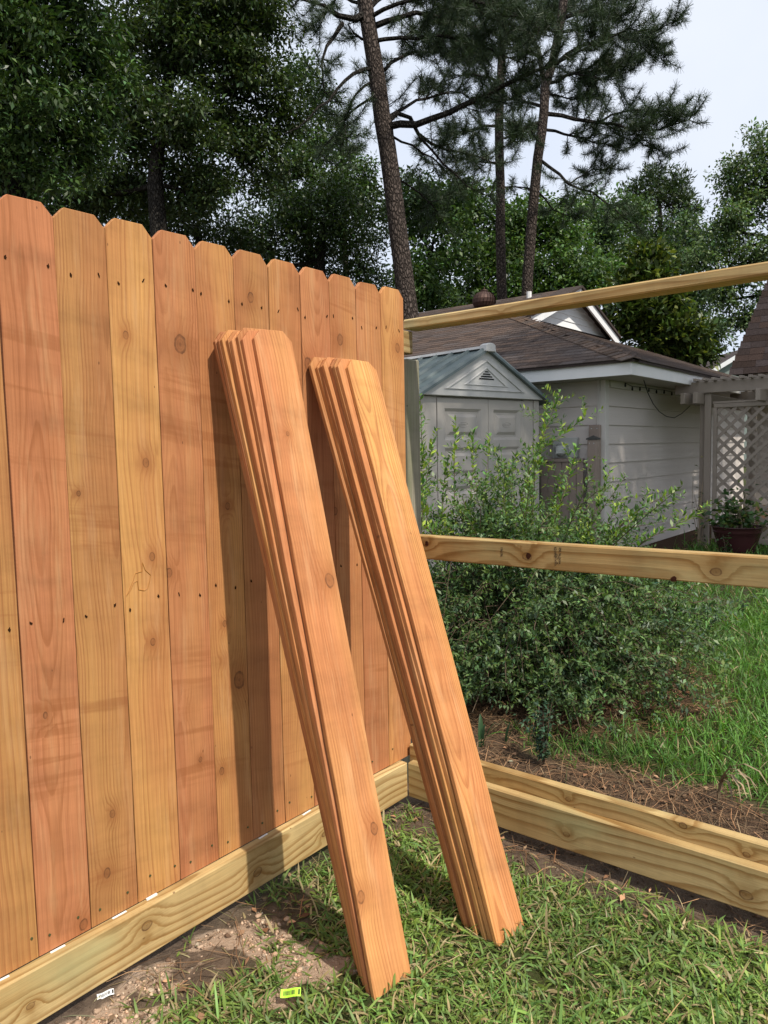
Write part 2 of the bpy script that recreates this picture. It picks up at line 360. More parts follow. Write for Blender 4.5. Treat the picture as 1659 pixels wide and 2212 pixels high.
# ------------------------------------------------------------------ ground
_lat = np.random.default_rng(3).random((256, 256))
def vnoise(x, y):
    xi = np.floor(x).astype(int); yi = np.floor(y).astype(int); fx = x-xi; fy = y-yi
    fx = fx*fx*(3-2*fx); fy = fy*fy*(3-2*fy); g = lambda i, j: _lat[i % 256, j % 256]
    return (g(xi, yi)*(1-fx)+g(xi+1, yi)*fx)*(1-fy)+(g(xi, yi+1)*(1-fx)+g(xi+1, yi+1)*fx)*fy
def fbm(x, y, o=3): return sum(vnoise(x*2**k+17*k, y*2**k+9*k)*.5**k for k in range(o))/sum(.5**k for k in range(o))
def sm(a, b, x): q = np.clip((x-a)/(b-a), 0, 1); return q*q*(3-2*q)
def masks(x, y):
    n = fbm(x*5, y*5)-.5; n2 = fbm(x*14+50, y*14)-.5
    soil = np.maximum(1-sm(.10, .30, x+n*.30+n2*.15), 0)*(x > -3)                      # along the cedar fence
    soil *= .35+.65*sm(-.55, -1.15, y+n*.4)
    corner = 1-sm(.18, .42, np.hypot(x-.10, y+.12)+n*.25)
    soil = np.maximum(soil, corner*.9)
    edge = sm(-.30, -.14, y+n*.22+n2*.10)*(1-sm(.62, .95, y+n*.5+.25*np.maximum(x-.9, 0)))*(x > -.25)
    soil = np.maximum(soil, edge)
    bush = 1-sm(.75, 1.15, np.hypot((x+.30), (y-1.75)*.95)+n*.25)
    straw = np.maximum(bush, edge*sm(.0, .25, y)*.75)
    mulch = (1-sm(.35, .75, np.abs(x+1.75)+n*.5))*(y > 5.5)
    straw = np.maximum(straw, mulch)
    sand = (1-sm(.02, .17, np.abs(x-.15+.10*(y+1.3))+n*.45))*sm(-2.4, -1.9, y)*(1-sm(-1.08, -.9, y+n*.3))
    sand = np.maximum(sand, 1-sm(.06, .16, np.hypot(x-.36, (y+1.0)*.9)+n2*.2))
    far = (x < -.02)*(y < .6)
    soil = np.maximum(soil, far*.8)
    sand = sand*sm(.32, .50, fbm(x*7+3, y*7+8)+.25*fbm(x*25, y*25)-.1)
    return np.clip(soil, 0, 1), np.clip(sand, 0, 1)*(y < .3)*(x > 0), np.clip(straw, 0, 1)
def gz(x, y):
    x = np.asarray(x, float); y = np.asarray(y, float)
    near = np.exp(-((x-.8)**2+(y-.3)**2)/30.)
    h = (fbm(x*3, y*3)-.5)*.030 + (fbm(x*11+5, y*11)-.5)*.016
    h = h*near + (fbm(x*.08, y*.08)-.5)*.5*(1-near)*sm(14, 60, np.hypot(x, y))
    trench = np.exp(-((y+.06)/.07)**2)*sm(.2, .6, x)*.025
    stack = np.exp(-((x-.65)**2+(y+.8)**2)/.25)                                   # where the boards stand
    return h*(1-.6*stack)-trench-.006
def axis_pts(a, b, step, far):
    c = np.arange(a, b+1e-6, step); k = [b]; st = step
    while k[-1] < far: st *= 1.35; k.append(k[-1]+st)
    l = [a]; st = step
    while l[-1] > -far: st *= 1.35; l.append(l[-1]-st)
    return np.concatenate([l[:0:-1], c, k[1:]])
gx = axis_pts(-1.6, 2.2, .022, 420); gy = axis_pts(-2.4, 3.2, .022, 420)
X, Y = np.meshgrid(gx, gy, indexing='ij'); Z = gz(X, Y); so, sa, stw = masks(X, Y)
idx = np.arange(X.size).reshape(X.shape)
q = np.stack([idx[:-1, :-1], idx[1:, :-1], idx[1:, 1:], idx[:-1, 1:]], -1).reshape(-1, 4)
tag(obj('ground', np_mesh('ground', np.stack([X, Y, Z], -1).reshape(-1, 3), [q], np.stack([so, sa, stw], -1).reshape(-1, 3), True), M_GROUND), kind='structure')

# ------------------------------------------------------------------ lumber
def lumber_mesh(name, w, th, L, bevel=.004, seg=1):
    mb = MB(); mb.box((-w/2, -th/2, 0), (w/2, th/2, L)); return mb.mesh(name, bevel)
def basis(o, u, v):
    """world matrix for lumber: u = across (local x), v = along (local z)"""
    u = Vector(u).normalized(); v = Vector(v).normalized(); n = v.cross(u)
    return Matrix(((u.x, n.x, v.x, o[0]), (u.y, n.y, v.y, o[1]), (u.z, n.z, v.z, o[2]), (0, 0, 0, 1)))
def lumber(name, parent, mat, p0, p1, across, w, th, tone=.3, shade=1.0, bevel=.004):
    p0 = Vector(p0); p1 = Vector(p1)
    o = obj(name, lumber_mesh(name, w, th, (p1-p0).length, bevel), mat, parent, basis(p0, across, p1-p0))
    o['tone'] = tone; o['shade'] = shade; return o

TH = .0155
def picket_mesh(w, L, seed, jag=.0007, TH=TH, bow=0.0, twist=0.0):
    r = random.Random(seed); D = .030; k = .028; n = 14
    zs = [L-D-(L-D)*i/n for i in range(n+1)]
    right = [(w/2+r.uniform(-jag, jag), z) for z in zs]; left = [(-w/2+r.uniform(-jag, jag), z) for z in zs]
    top = [(-w/2+k, L+r.uniform(-.0015, .0015)), (w/2-k, L+r.uniform(-.0015, .0015))]
    v = []; f = []
    outl = [left[i] for i in range(n, -1, -1)] + top + [right[i] for i in range(n+1)]
    m = len(outl)
    for y in (-TH, 0):
        v += [(x, y+bow*math.sin(math.pi*z/L)+twist*x*(z/L-.5), z) for x, z in outl]
    # faces: strips between left and right
    L_ = lambda i: n-i; R_ = lambda i: n+3+i
    for side, off in ((0, 0), (1, m)):
        for i in range(n):
            a = (L_(i)+off, L_(i+1)+off, R_(i+1)+off, R_(i)+off); f.append(a if side == 0 else a[::-1])
        a = (L_(0)+off, R_(0)+off, n+2+off, n+1+off); f.append(a if side == 0 else a[::-1])
    for i in range(m):
        j = (i+1) % m; f.append((i, i+m, j+m, j))
    mb = MB(); mb.v = v; mb.f = f
    return mb.mesh('picket', bevel=.0012)

ZK = .165                                   # top of the kick boards
PW = .1405; PL = 1.852
fence = thing('cedar_fence', 'new cedar picket fence with dog-eared tops above a pale kick board', 'fence', (0, -1.2, 0))
tones = {-4: .3, -3: .4, -2: .1, -1: .1, 0: 1.0, 1: .35, 2: .0, 3: .85, 4: .10, 5: .50, 6: .25, 7: .85, 8: .55, 9: .7, 10: .2}
shades = {-1: .90, 0: .96, 1: .86, 2: 1.06, 3: .93, 4: 1.0, 5: .88, 6: 1.0, 7: .95, 8: 1.0, 9: .98, 10: 1.1}
nail_me = []
KN = {}
for fx, fy, kr_ in [(497, 1320, .009), (711, 1357, .021), (576, 1822, .011), (989, 1172, .013), (600, 2191, .010), (603, 2527, .009), (534, 2831, .020), (943, 2678, .022), (886, 2455, .008), (666, 2256, .011), (898, 1993, .009),
                    (444, 3204, .009), (672, 3135, .010), (631, 3413, .015), (874, 3037, .010), (917, 3249, .009), (1340, 1337, .016), (1212, 1432, .017), (1565, 1370, .014), (1321, 2013, .012), (330, 3640, .012), (310, 1943, .006), (789, 2990, .007)]:
    a = pl(fx/1.8228, fy/1.8228, 0, 0); i_ = int(math.floor(a[1]/PW))+11
    KN.setdefault(i_, []).append((a[1]-(-(11-i_)*PW+PW/2), a[2]-ZK-.002, kr_))
for sdd in range(4):
    r = random.Random(40+sdd); mb = MB()
    pts = [(.0030*r.uniform(.4, 1.5)*math.cos(a), .0050*r.uniform(.4, 1.6)*math.sin(a)) for a in np.linspace(0, 2*math.pi, 9)[:-1]]
    mb.prism(pts, -.0012, .003); nail_me.append(mb.mesh('nail'))
mb = MB(); mb.prism([(.0032*math.cos(a), .0032*math.sin(a)-.002) for a in np.linspace(0, 2*math.pi, 8)[:-1]], -.0022, .001); nail_in = mb.mesh('nail_head')
for i in range(-4, 11):
    w = PW-random.uniform(.0012, .0030)
    yc = -(11-i)*PW-PW/2+PW
    o = obj('picket', picket_mesh(w, PL-ZK*0+random.uniform(-.004, .004), 100+i), M_CEDAR, fence,
            Matrix.Translation((-TH+random.uniform(-.0012, .0012), yc, ZK+.002)) @ Matrix.Rotation(math.pi/2, 4, 'Z') @ Matrix.Rotation(random.uniform(-.0012, .0012), 4, 'Y'))
    o['band'] = 1.0; o['tone'] = tones[i]; o['shade'] = shades.get(i, 1.0)
    for nk, (ku, kz, kr_) in enumerate(KN.get(i, [])[:4]): o['k%d' % (nk+1)] = [ku, kz, kr_]
    if i < -1: continue
    for zz in (1.70, .835, .055):
        for du in (-.042, .045):
            if zz < .1 and random.random() < .25: continue
            k = obj('nail', random.choice(nail_me), M_HOLE, o, Matrix.Translation((du+random.uniform(-.012, .012), -TH-.0005, zz+random.uniform(-.016, .012))) @ Matrix.Rotation(random.uniform(-.6, .6), 4, 'Y'), True)
            if random.random() < .6 and zz > .1 or zz < .1: k.data = random.choice(nail_me)
            if zz < .1: k.data = nail_in; k.data.materials.clear() if False else None
if not nail_in.materials: nail_in.materials.append(M_NAIL)
YK = -.067
lumber('kick_board', fence, M_PINE, (.014, -2.75, ZK-.0705), (.014, YK, ZK-.0705), (0, 0, 1), .141, .038, .35, 1.03)
for zz, e in ((1.83, .085), (.99, .06), (.26, .06)):
    lumber('rail', fence, M_PINE, (-.037, -2.75, zz), (-.037, e, zz), (0, 0, 1), .089, .038, .4, .75)
for yy in (.14, -2.3):
    lumber('post', fence, M_OLD, (-.102, yy, -.3), (-.102, yy, 1.775), (0, 1, 0), .089, .086, .3, 1.0, .006)

frame = thing('fence_frame', 'bare treated pine rails of an unfinished fence panel in front of the shrub', 'fence frame', (.9, 0, 0))
XE = 2.9
lumber('kick_board', frame, M_PINE, (.0335, YK+.019, ZK-.0715), (XE, YK+.019, ZK-.0715+.004), (0, 0, 1), .141, .038, .2, .95)
lumber('bottom_rail', frame, M_PINE, (.012, YK+.0585, ZK+.012), (XE, YK+.0585, ZK+.018), (0, 0, 1), .089, .038, .75, .98)
ym = -.010
m0 = pl(925, 1157, 1, ym-.019); m1 = pl(1659, 1198.5, 1, ym-.019); b0 = pl(925, 1209, 1, ym-.019); b1 = pl(1659, 1271, 1, ym-.019)
s0 = (m1[2]-m0[2])/(m1[0]-m0[0]); z0 = (m0[2]+b0[2])/2-s0*m0[0]
midr = lumber('middle_rail', frame, M_PINE, (-.01, ym+.007, z0-.01*s0), (XE, ym+.007, z0+XE*s0), (0, 0, 1), .0905, .052, .55, 1.0)
t0 = pl(872.3, 701, 1, .055); t1 = pl(1659, 578.3, 1, .055)
s1 = (t1[2]-t0[2])/(t1[0]-t0[0]); zt = t0[2]-s1*t0[0]
lumber('top_rail', frame, M_PINE, (-.045, .0995, zt), (XE, .0995, zt+XE*s1), (0, 1, 0), .089, .038, .45, 1.08, .005)
lumber('post', frame, M_OLD, (XE-.05, .14, -.3), (XE-.05, .14, 1.86), (0, 1, 0), .089, .086, .3, 1.0, .006)
def setk(o, plane, pts):
    Mi = mw_of(o).inverted()
    for n_, (fx, fy, r_) in enumerate(pts):
        q_ = Mi @ Vector(pl(fx/1.8228, fy/1.8228, *plane)); o['k%d' % (n_+1)] = [q_.x, q_.z, r_]
for o in list(fence.children)+list(frame.children):
    nm = o.name.split('.')[0]
    if nm == 'kick_board' and o.parent == fence: setk(o, (0, .033), [(578, 3644, .014), (1015, 3433, .015), (1277, 3284, .010), (120, 3960, .009)])
    elif nm == 'kick_board': setk(o, (1, YK), [(2937, 3523, .015), (2230, 3285, .010)])
    elif nm == 'bottom_rail': setk(o, (1, YK+.04), [(2237, 3147, .008), (2690, 3250, .011), (2940, 3365, .009)])
    elif nm == 'middle_rail': setk(o, (1, ym-.019), [(2820, 2245, .014), (2075, 2188, .015), (1676, 2140, .012)])
# the mill's ink stamp on the middle rail
def text_mesh(body, size):
    cu = bpy.data.curves.new('t', 'FONT'); cu.body = body; cu.size = size; cu.extrude = .00015; cu.resolution_u = 2
    to = bpy.data.objects.new('t', cu); me = bpy.data.meshes.new_from_object(to); bpy.data.objects.remove(to); return me
def stamp(x, ztop, body, size, sq=1.0):
    me = text_mesh(body, size); me.transform(Matrix.Diagonal((sq, 1, 1, 1)))
    obj('ink_stamp', me, M_INK, midr, Matrix(((0, 1, 0, x), (0, 0, -1, ym-.0193), (-1, 0, 0, ztop), (0, 0, 0, 1))))
zm_top = lambda x: z0+x*s0+.045
def sx(fx, fy): return pl(fx/1.8228, fy/1.8228, 1, ym-.019)
a = sx(1971, 2151); stamp(a[0], a[2], '196196', .0135, .85)
a = sx(2182, 2149); stamp(a[0], a[2], 'KD19HT', .0135, .72)
a = sx(2201, 2151); stamp(a[0], a[2], 'SPIB  No.2prime', .0125, .68)
a = sx(2183, 2184); stamp(a[0]+.0012, a[2], '77', .010, .8)
mb = MB(); a = sx(2186.5, 2191.5)
ring = [(.0062*math.cos(g), .0082*math.sin(g)) for g in np.linspace(0, 2*math.pi, 17)]
mb.tube([(a[0]+x, ym-.0193, a[2]+z) for x, z in ring], .0006, 4)
a = sx(2186, 2216); tri = [(-.005, .010), (.005, 0), (-.005, -.010), (-.005, .010)]
mb.tube([(a[0]+x, ym-.0193, a[2]+z) for x, z in tri], .0006, 4); mb.tube([(a[0]-.005, ym-.0193, a[2]+.003), (a[0]+.002, ym-.0193, a[2]), (a[0]-.005, ym-.0193, a[2]-.003)], .0005, 4)
mb.build('ink_stamp', M_INK, midr)
# two dark loose knots of the middle rail
for fx, fy, rr in ((2075, 2188, .011), (1676, 2140, .009), (2646, 2281, .011)):
    a = sx(fx, fy); mb = MB(); r = random.Random(fx)
    mb.prism([(a[0]+rr*r.uniform(.7, 1.1)*math.cos(g), max(a[2]+rr*1.1*r.uniform(.7, 1.1)*math.sin(g), z0-.043)) for g in np.linspace(0, 2*math.pi, 11)[:-1]], ym-.0196, ym-.015)
    mb.build('knot', plain('dead_knot', (.05, .018, .01), .9, .1, .4, 120) if rr == .011 and fx == 2075 else bpy.data.materials.get('dead_knot') or M_HOLE, midr)

# amber resin stain on the palest picket
for o in list(fence.children):
    if o.name.startswith('picket') and abs(mw_of(o).translation.y-(-(11-2)*PW+PW/2)) < .02:
        mb = MB(); out_ = [(930, 522), (948, 572), (985, 606), (966, 690), (942, 706), (906, 700), (896, 642), (874, 655), (852, 705), (826, 740), (850, 690), (870, 640), (886, 592), (928, 580), (930, 522)]
        mb.tube([Vector(pl((x_*.6028)/1.8228, (1900+y_*.6028)/1.8228, 0, .0006)) for x_, y_ in out_], .0014, 4)
        mb.build('resin_stain', plain('amber_resin', (.40, .175, .040), .5), o)
        break
# ------------------------------------------------------------------ loose pickets leaning on the fence
def pose(q):
    o = Vector(q[:3]); a, b, c = q[3:6]
    v = Vector((-math.sin(b)*math.cos(a), math.sin(b)*math.sin(a), math.cos(b))); u = Vector((math.sin(a), math.cos(a), 0))
    v2 = v*math.cos(c)+u*math.sin(c); u2 = u*math.cos(c)-v*math.sin(c)
    return o, u2, v2, u2.cross(v2)
ordn = ['outermost', 'second', 'third', 'fourth', 'fifth', 'sixth', 'seventh', 'eighth']
def stack(q, ofs, tone, shade, label, group, ntop, nbot):
    o, u, v, n = pose(q); WL = .1345
    for k, (ot, ob) in enumerate(ofs):
        # ot, ob: sideways shift at top and bottom; ntop, nbot: how far behind the outermost board
        pb = o - n*nbot[k] + u*(ob+WL/2); pt = o + v*1.83 - n*ntop[k] + u*(ot+WL/2)
        pb = pb - n*.0138; pt = pt - n*.0138
        vv = (pt-pb).normalized(); uu = (u-vv*u.dot(vv)).normalized()
        pb = pb - vv*((pb.z+.010)/vv.z) + vv*random.uniform(-.006, .005)
        ob_ = obj('loose_picket', picket_mesh(WL+random.uniform(-.0012, .0012), 1.83+random.uniform(-.004, .004), 300+k+int(q[0]*1000), .0013, .0138, random.uniform(-.0012, .0012), random.uniform(-.012, .012)), M_CEDAR, None, basis(pb, uu, vv))
        ob_['band'] = .25; ob_['tone'] = tone[k]; ob_['shade'] = shade[k]
        tag(ob_, label(k), 'picket', group)
        if k == 0 and q[0] < .7:
            ob_['k1'] = [.040, 1.09, .017]; ob_['k2'] = [.033, .405, .014]; ob_['k3'] = [-.052, .26, .013]; ob_['k4'] = [-.012, 1.52, .006]
stack((.6159, -.9864, .0, .1303, .2605, .0069),
      list(zip([0, -.030, -.035, -.047, -.048, -.058, -.060, -.061], [0, .003, .012, .018, .026, .032, .040, .048])),
      [.45, .9, .55, .2, .5, .1, .75, .6], [1.20, 1.12, .92, 1.20, .92, 1.15, .90, .85],
      lambda k: ('outermost loose cedar picket of the taller leaning stack, with a big knot' if k == 0 else '%s loose cedar picket from the front in the leaning stack farther from the corner' % ordn[k]),
      'loose pickets leaning in the stack farther from the corner', [0, .0146, .0292, .0437, .0583, .0729, .0880, .1050], [0, .0230, .0375, .0518, .0662, .0806, .0950, .1094])
stack((.7617, -.6177, .0, .0954, .3546, .0313),
      list(zip([0, -.029, -.030, -.030, -.046, -.047, -.047, -.062], [0, .010, .004, .012, .002, .014, .008, .018])),
      [.0, .3, .1, .8, .35, .6, .1, .5], [1.25, 1.22, .95, .85, 1.1, .95, 1.1, .9],
      lambda k: ('outermost loose cedar picket of the stack nearer the corner, clear pale face' if k == 0 else '%s loose cedar picket from the front in the leaning stack nearer the corner' % ordn[k]),
      'loose pickets leaning in the stack nearer the corner', [0, .0146, .0292, .0440, .0590, .0740, .0890, .1040], [0, .0240, .0390, .0535, .0680, .0900, .1045, .1190])

# white plastic shims on the kick board and the tags on the ground
for k, (fx, fy) in enumerate(((0, 3850), (295*.7836, 2900+1066*.7836), (607*.7836, 2900+893*.7836), (765*.7836, 2900+810*.7836), (1320*.7836, 2900+497*.7836), (1540*.7836, 2900+378*.7836))):
    a = pl(fx/1.8228, fy/1.8228, 2, ZK+.001); mb = MB()
    mb.box((-.003, -.017-.004*(k % 3), 0), (.003, .017, .0014 if k != 3 else .005))
    o = mb.build('spacer', M_PAPER, None, Matrix.Translation((.0045+.001*(k % 2), a[1], ZK+.0003)) @ Matrix.Rotation(.03*(k-2), 4, 'Z'))
    tag(o, 'white paper slip between picket foot and kick board of the cedar fence', 'spacer', 'white slips along the kick board')
def flat_tag(name, label, px_, py_, w, h, rz, mat, bars, rx=.1):
    a = pl(px_, py_, 2, .02); z = float(gz(a[0], a[1]))+.035 if mat is M_LIME else float(gz(a[0], a[1]))+.006
    t = thing(name, label, 'tag', (a[0], a[1], z), None, rz)
    rot = Matrix.Rotation(rx, 4, 'X')
    mb = MB(); n = 6
    for i in range(n):
        x0 = -w/2+w*i/n; x1 = -w/2+w*(i+1)/n; zf = lambda x: .004*math.sin(x/w*5)
        mb.add([(x0, -h/2, zf(x0)), (x1, -h/2, zf(x1)), (x1, h/2, zf(x1)), (x0, h/2, zf(x0)), (x0, -h/2, zf(x0)-.0004), (x1, -h/2, zf(x1)-.0004), (x1, h/2, zf(x1)-.0004), (x0, h/2, zf(x0)-.0004)],
               [(0, 1, 2, 3), (7, 6, 5, 4), (0, 4, 5, 1), (2, 6, 7, 3), (1, 5, 6, 2), (3, 7, 4, 0)])
    mb.build('card', mat, t, rot, True)
    mb = MB(); r = random.Random(5); x = -w*.36
    while x < w*.22 and bars:
        bw = r.choice([.0007, .0012, .002]); zf = .004*math.sin(x/w*5)+.0006
        mb.add([(x, -h*.25, zf), (x+bw, -h*.25, zf), (x+bw, h*.25, zf), (x, h*.25, zf)], [(0, 1, 2, 3)]); x += bw+r.choice([.0008, .0015])
    if bars:
        x = w*.38; zf = .004*math.sin(x/w*5)+.0006; mb.add([(x, -h*.3, zf), (x+.004, -h*.3, zf), (x+.004, h*.3, zf), (x, h*.3, zf)], [(0, 1, 2, 3)])
        mb.build('barcode', M_INK, t, rot, True)
    return t
flat_tag('lumber_tag', 'lime green lumber tag with barcode lying in the grass', 628, 2148, .052, .021, math.radians(40), M_LIME, True, .5)
flat_tag('paper_tag', 'white paper tag lying on dirt beside the kick board', 227, 2130, .042, .016, math.radians(62), M_PAPER, True, .4)

# ------------------------------------------------------------------ neighbour's house
XH, YH, ZS = -1.946, 6.684, 2.215            # front corner of the walls, soffit height
XE_, YE_ = -1.428, 6.190                     # eave corner
SL = .39; ZF = 2.372; XG, YR = -4.70, 11.35; YB = 16.6
house = thing('neighbour_house', 'low house with grey-beige lap siding, white fascia and brown shingled hip roof', 'house', (XH-3, YH+4, 0))
mb = MB(); mb.box((-13, YH+.02, -.1), (XH-.02, 13.55, ZS+.05)); mb.build('wall', M_SIDING, house)
mb = MB(); mb.box((-13, 13.56, -.1), (-3.4, YB-.6, ZS+.05)); mb.build('wall', plain('porch_wall', (.20, .18, .16), .8), house)
def lap_profile(): return [(0, 0), (.030, 0), (.030, .006), (.006, .262), (0, .262)]
for k in range(10):
    z = ZS-.075-.238*(k+1)+.0
    if z < -.2: break
    zz = 2.139-.238*(k+1)
    mb = MB(); mb.prism([(XH-.02+x, zz+q) for x, q in lap_profile()], YH+.105, 13.55); mb.build('siding_board', M_SIDING, house)
    mb = MB(); M = Matrix(((0, 1, 0, 0), (-1, 0, 0, YH+.02), (0, 0, 1, 0), (0, 0, 0, 1)))
    mb.prism([(x, zz+.004+q) for x, q in lap_profile()], -9.5, XH-.095, M); mb.build('siding_board', M_SIDING, house)
mb = MB(); mb.prism([(XH-.02+x, 2.139+q*.28) for x, q in lap_profile()], YH+.105, 13.55); mb.build('siding_board', M_SIDING, house)
mb = MB(); mb.box((XH-.018, YH+.006, 0), (XH+.012, YH+.105, ZS)); mb.build('corner_board', M_TRIM, house, bevel=.003)
mb = MB(); mb.box((XH-.095, YH-.020, 0), (XH+.014, YH+.006, ZS)); mb.build('corner_board', M_TRIM, house, bevel=.003)
mb = MB(); mb.box((XH-.02, YH+.12, ZS-.085), (XH+.028, 13.5, ZS-.002)); mb.build('frieze_board', M_TRIM, house)
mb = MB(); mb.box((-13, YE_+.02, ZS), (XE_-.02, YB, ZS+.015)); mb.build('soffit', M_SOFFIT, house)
mb = MB(); mb.box((-13, YE_, ZS-.004), (XE_-.022, YE_+.02, ZF)); mb.build('fascia', M_FASCIA, house)
mb = MB(); mb.box((XE_-.02, YE_-.002, ZS-.004), (XE_, YB, ZF)); mb.build('fascia', M_FASCIA, house)
o_ = .035
roof_f = lambda y: ZF+.008+SL*(y-(YE_-o_))
roof_r = lambda x: ZF+.008+SL*((XE_+o_)-x)
ZSK = roof_r(XG)
yl, yr_ = YE_-o_+(XE_+o_-XG), YB+.6-(XE_+o_-XG)
mb = MB()
e0, r0 = YE_-o_, XE_+o_; yb2 = 2*YR-e0
front = [(-13, e0, roof_f(e0)), (r0, e0, roof_f(e0)), (XG, yl, ZSK), (XG+.25, yl, ZSK+.0), (XG+.25, YR, roof_f(YR)), (-13, YR, roof_f(YR))]
front = [(-13, e0, roof_f(e0)), (r0, e0, roof_f(e0)), (XG, e0+(r0-XG), ZSK), (XG, YR, roof_f(YR)), (-13, YR, roof_f(YR))]
back = [(a[0], 2*YR-a[1], a[2]) for a in front]
right = [(r0, e0, roof_f(e0)), (r0, yb2, roof_f(e0)), (XG, 2*YR-(e0+(r0-XG)), ZSK), (XG, e0+(r0-XG), ZSK)]
for poly, fl in ((front, 0), (back, 1), (right, 0)):
    n = len(poly); vs = [Vector(q) for q in poly]+[Vector(q)-Vector((0, 0, .03)) for q in poly]
    mb.add(vs, [tuple(range(n)), tuple(range(2*n-1, n-1, -1))]+[(i, (i+1) % n, (i+1) % n+n, i+n) for i in range(n)])
roof = mb.build('roof', M_ROOFB, house)
# rake overhang of the little gable, its white boards and siding
yg = e0+(r0-XG); hg = YR-yg; zr = roof_f(YR)
mb = MB()
for k in range(6):
    za = ZSK+(zr-ZSK)*k/6; zb = ZSK+(zr-ZSK)*(k+1)/6; ha = hg*(1-k/6)-.02; hb = hg*(1-(k+1)/6)
    mb.add([(XG+.10, YR-ha, za), (XG+.10, YR+ha, za), (XG+.085, YR+hb, zb), (XG+.085, YR-hb, zb), (XG-.1, YR-ha, za), (XG-.1, YR+ha, za), (XG-.1, YR+hb, zb), (XG-.1, YR-hb, zb)],
           [(0, 1, 2, 3), (0, 4, 5, 1), (3, 2, 6, 7)])
gb = mb.build('gable', M_WHITE, house)
for sgn in (-1, 1):
    mb = MB(); d = Vector((0, sgn*hg, -(zr-ZSK))); a = Vector((XG+.34, YR, zr-.02)); nrm = Vector((0, (zr-ZSK), sgn*hg)).normalized()*.16*(1 if sgn > 0 else 1)
    up = Vector((0, 0, 1))
    vs = [a+up*.0, a+d*1.02, a+d*1.02-up*.17, a-up*.17]; vs = vs+[q-Vector((.035, 0, 0)) for q in vs]
    mb.add(vs, [(0, 1, 2, 3), (7, 6, 5, 4), (0, 4, 5, 1), (1, 5, 6, 2), (2, 6, 7, 3), (3, 7, 4, 0)])
    mb.build('rake_board', M_WHITE, gb)
    mb = MB(); vs = [Vector((XG-.05, YR, zr+.03)), Vector((XG+.38, YR, zr+.03)), Vector((XG+.38, YR, zr+.03))+d*1.03, Vector((XG-.05, YR, zr+.03))+d*1.03]; vs += [q-up*.045 for q in vs]
    mb.add(vs, [(0, 1, 2, 3), (7, 6, 5, 4), (0, 4, 5, 1), (1, 5, 6, 2), (2, 6, 7, 3), (3, 7, 4, 0)]); mb.build('rake_shingle', M_ROOFB, gb)
# shingles
def shcol(r, base=(.075, .055, .046)):
    k = r.uniform(.72, 1.4); w = r.uniform(-.1, .1); return (base[0]*k*(1+w), base[1]*k, base[2]*k*(1-w))
sh_me = []
for k in range(8):
    r = random.Random(k); mb = MB(); wv = .302; hv = .19; jj = r.uniform(-.008, .008)
    mb.prism([(0, -.012), (wv-.004, -.012+jj*.4), (wv-.004, hv), (0, hv)], -.009, -.002, None, shcol(r))
    for i in (2, 3, 6, 7): mb.v[i] = (mb.v[i][0], mb.v[i][1]+.006, mb.v[i][2])
    sh_me.append(mb.mesh('shingle', fix=True))
sh_dk = []
for k in range(6):
    me = sh_me[k].copy(); a_ = me.color_attributes['tint']; c_ = shcol(random.Random(k+50), (.048, .034, .031))
    a_.data.foreach_set('color', np.tile(np.array([*c_, 1], dtype=np.float32), len(me.vertices))); sh_dk.append(me)
# local x along eave, local -y = outward normal, local z = up the slope
ca = math.atan(SL); upv = Vector((0, math.cos(ca), math.sin(ca))); nor = Vector((0, -math.sin(ca), math.cos(ca)))
items = []
for row in range(39):
    s = row*.142; y = e0+s*math.cos(ca); z = roof_f(y)+.004; xm = r0-(y-e0) if y < yg else XG+.30
    x = -8.6+random.Random(row).uniform(0, .3)
    while x < xm-.05:
        items.append((x, y, z, min(1.0, (xm-x)/.302))); x += .302
items.sort(key=lambda q: (Vector(q[:3])-Vector(CAM)).length)
restmb = MB(); r = random.Random(9)
for i, (x, y, z, fr) in enumerate(items):
    Mx = Matrix(((fr, 0, 0, x), (0, -nor.y, upv.y, y), (0, -nor.z, upv.z, z), (0, 0, 0, 1)))
    if i < 300: obj('shingle', r.choice(sh_me), M_SHINGLE, roof, Mx)
    else:
        me = r.choice(sh_me); c = tuple(me.color_attributes['tint'].data[0].color)[:3]
        restmb.add([Mx @ v.co for v in me.vertices], [tuple(p.vertices) for p in me.polygons], c)
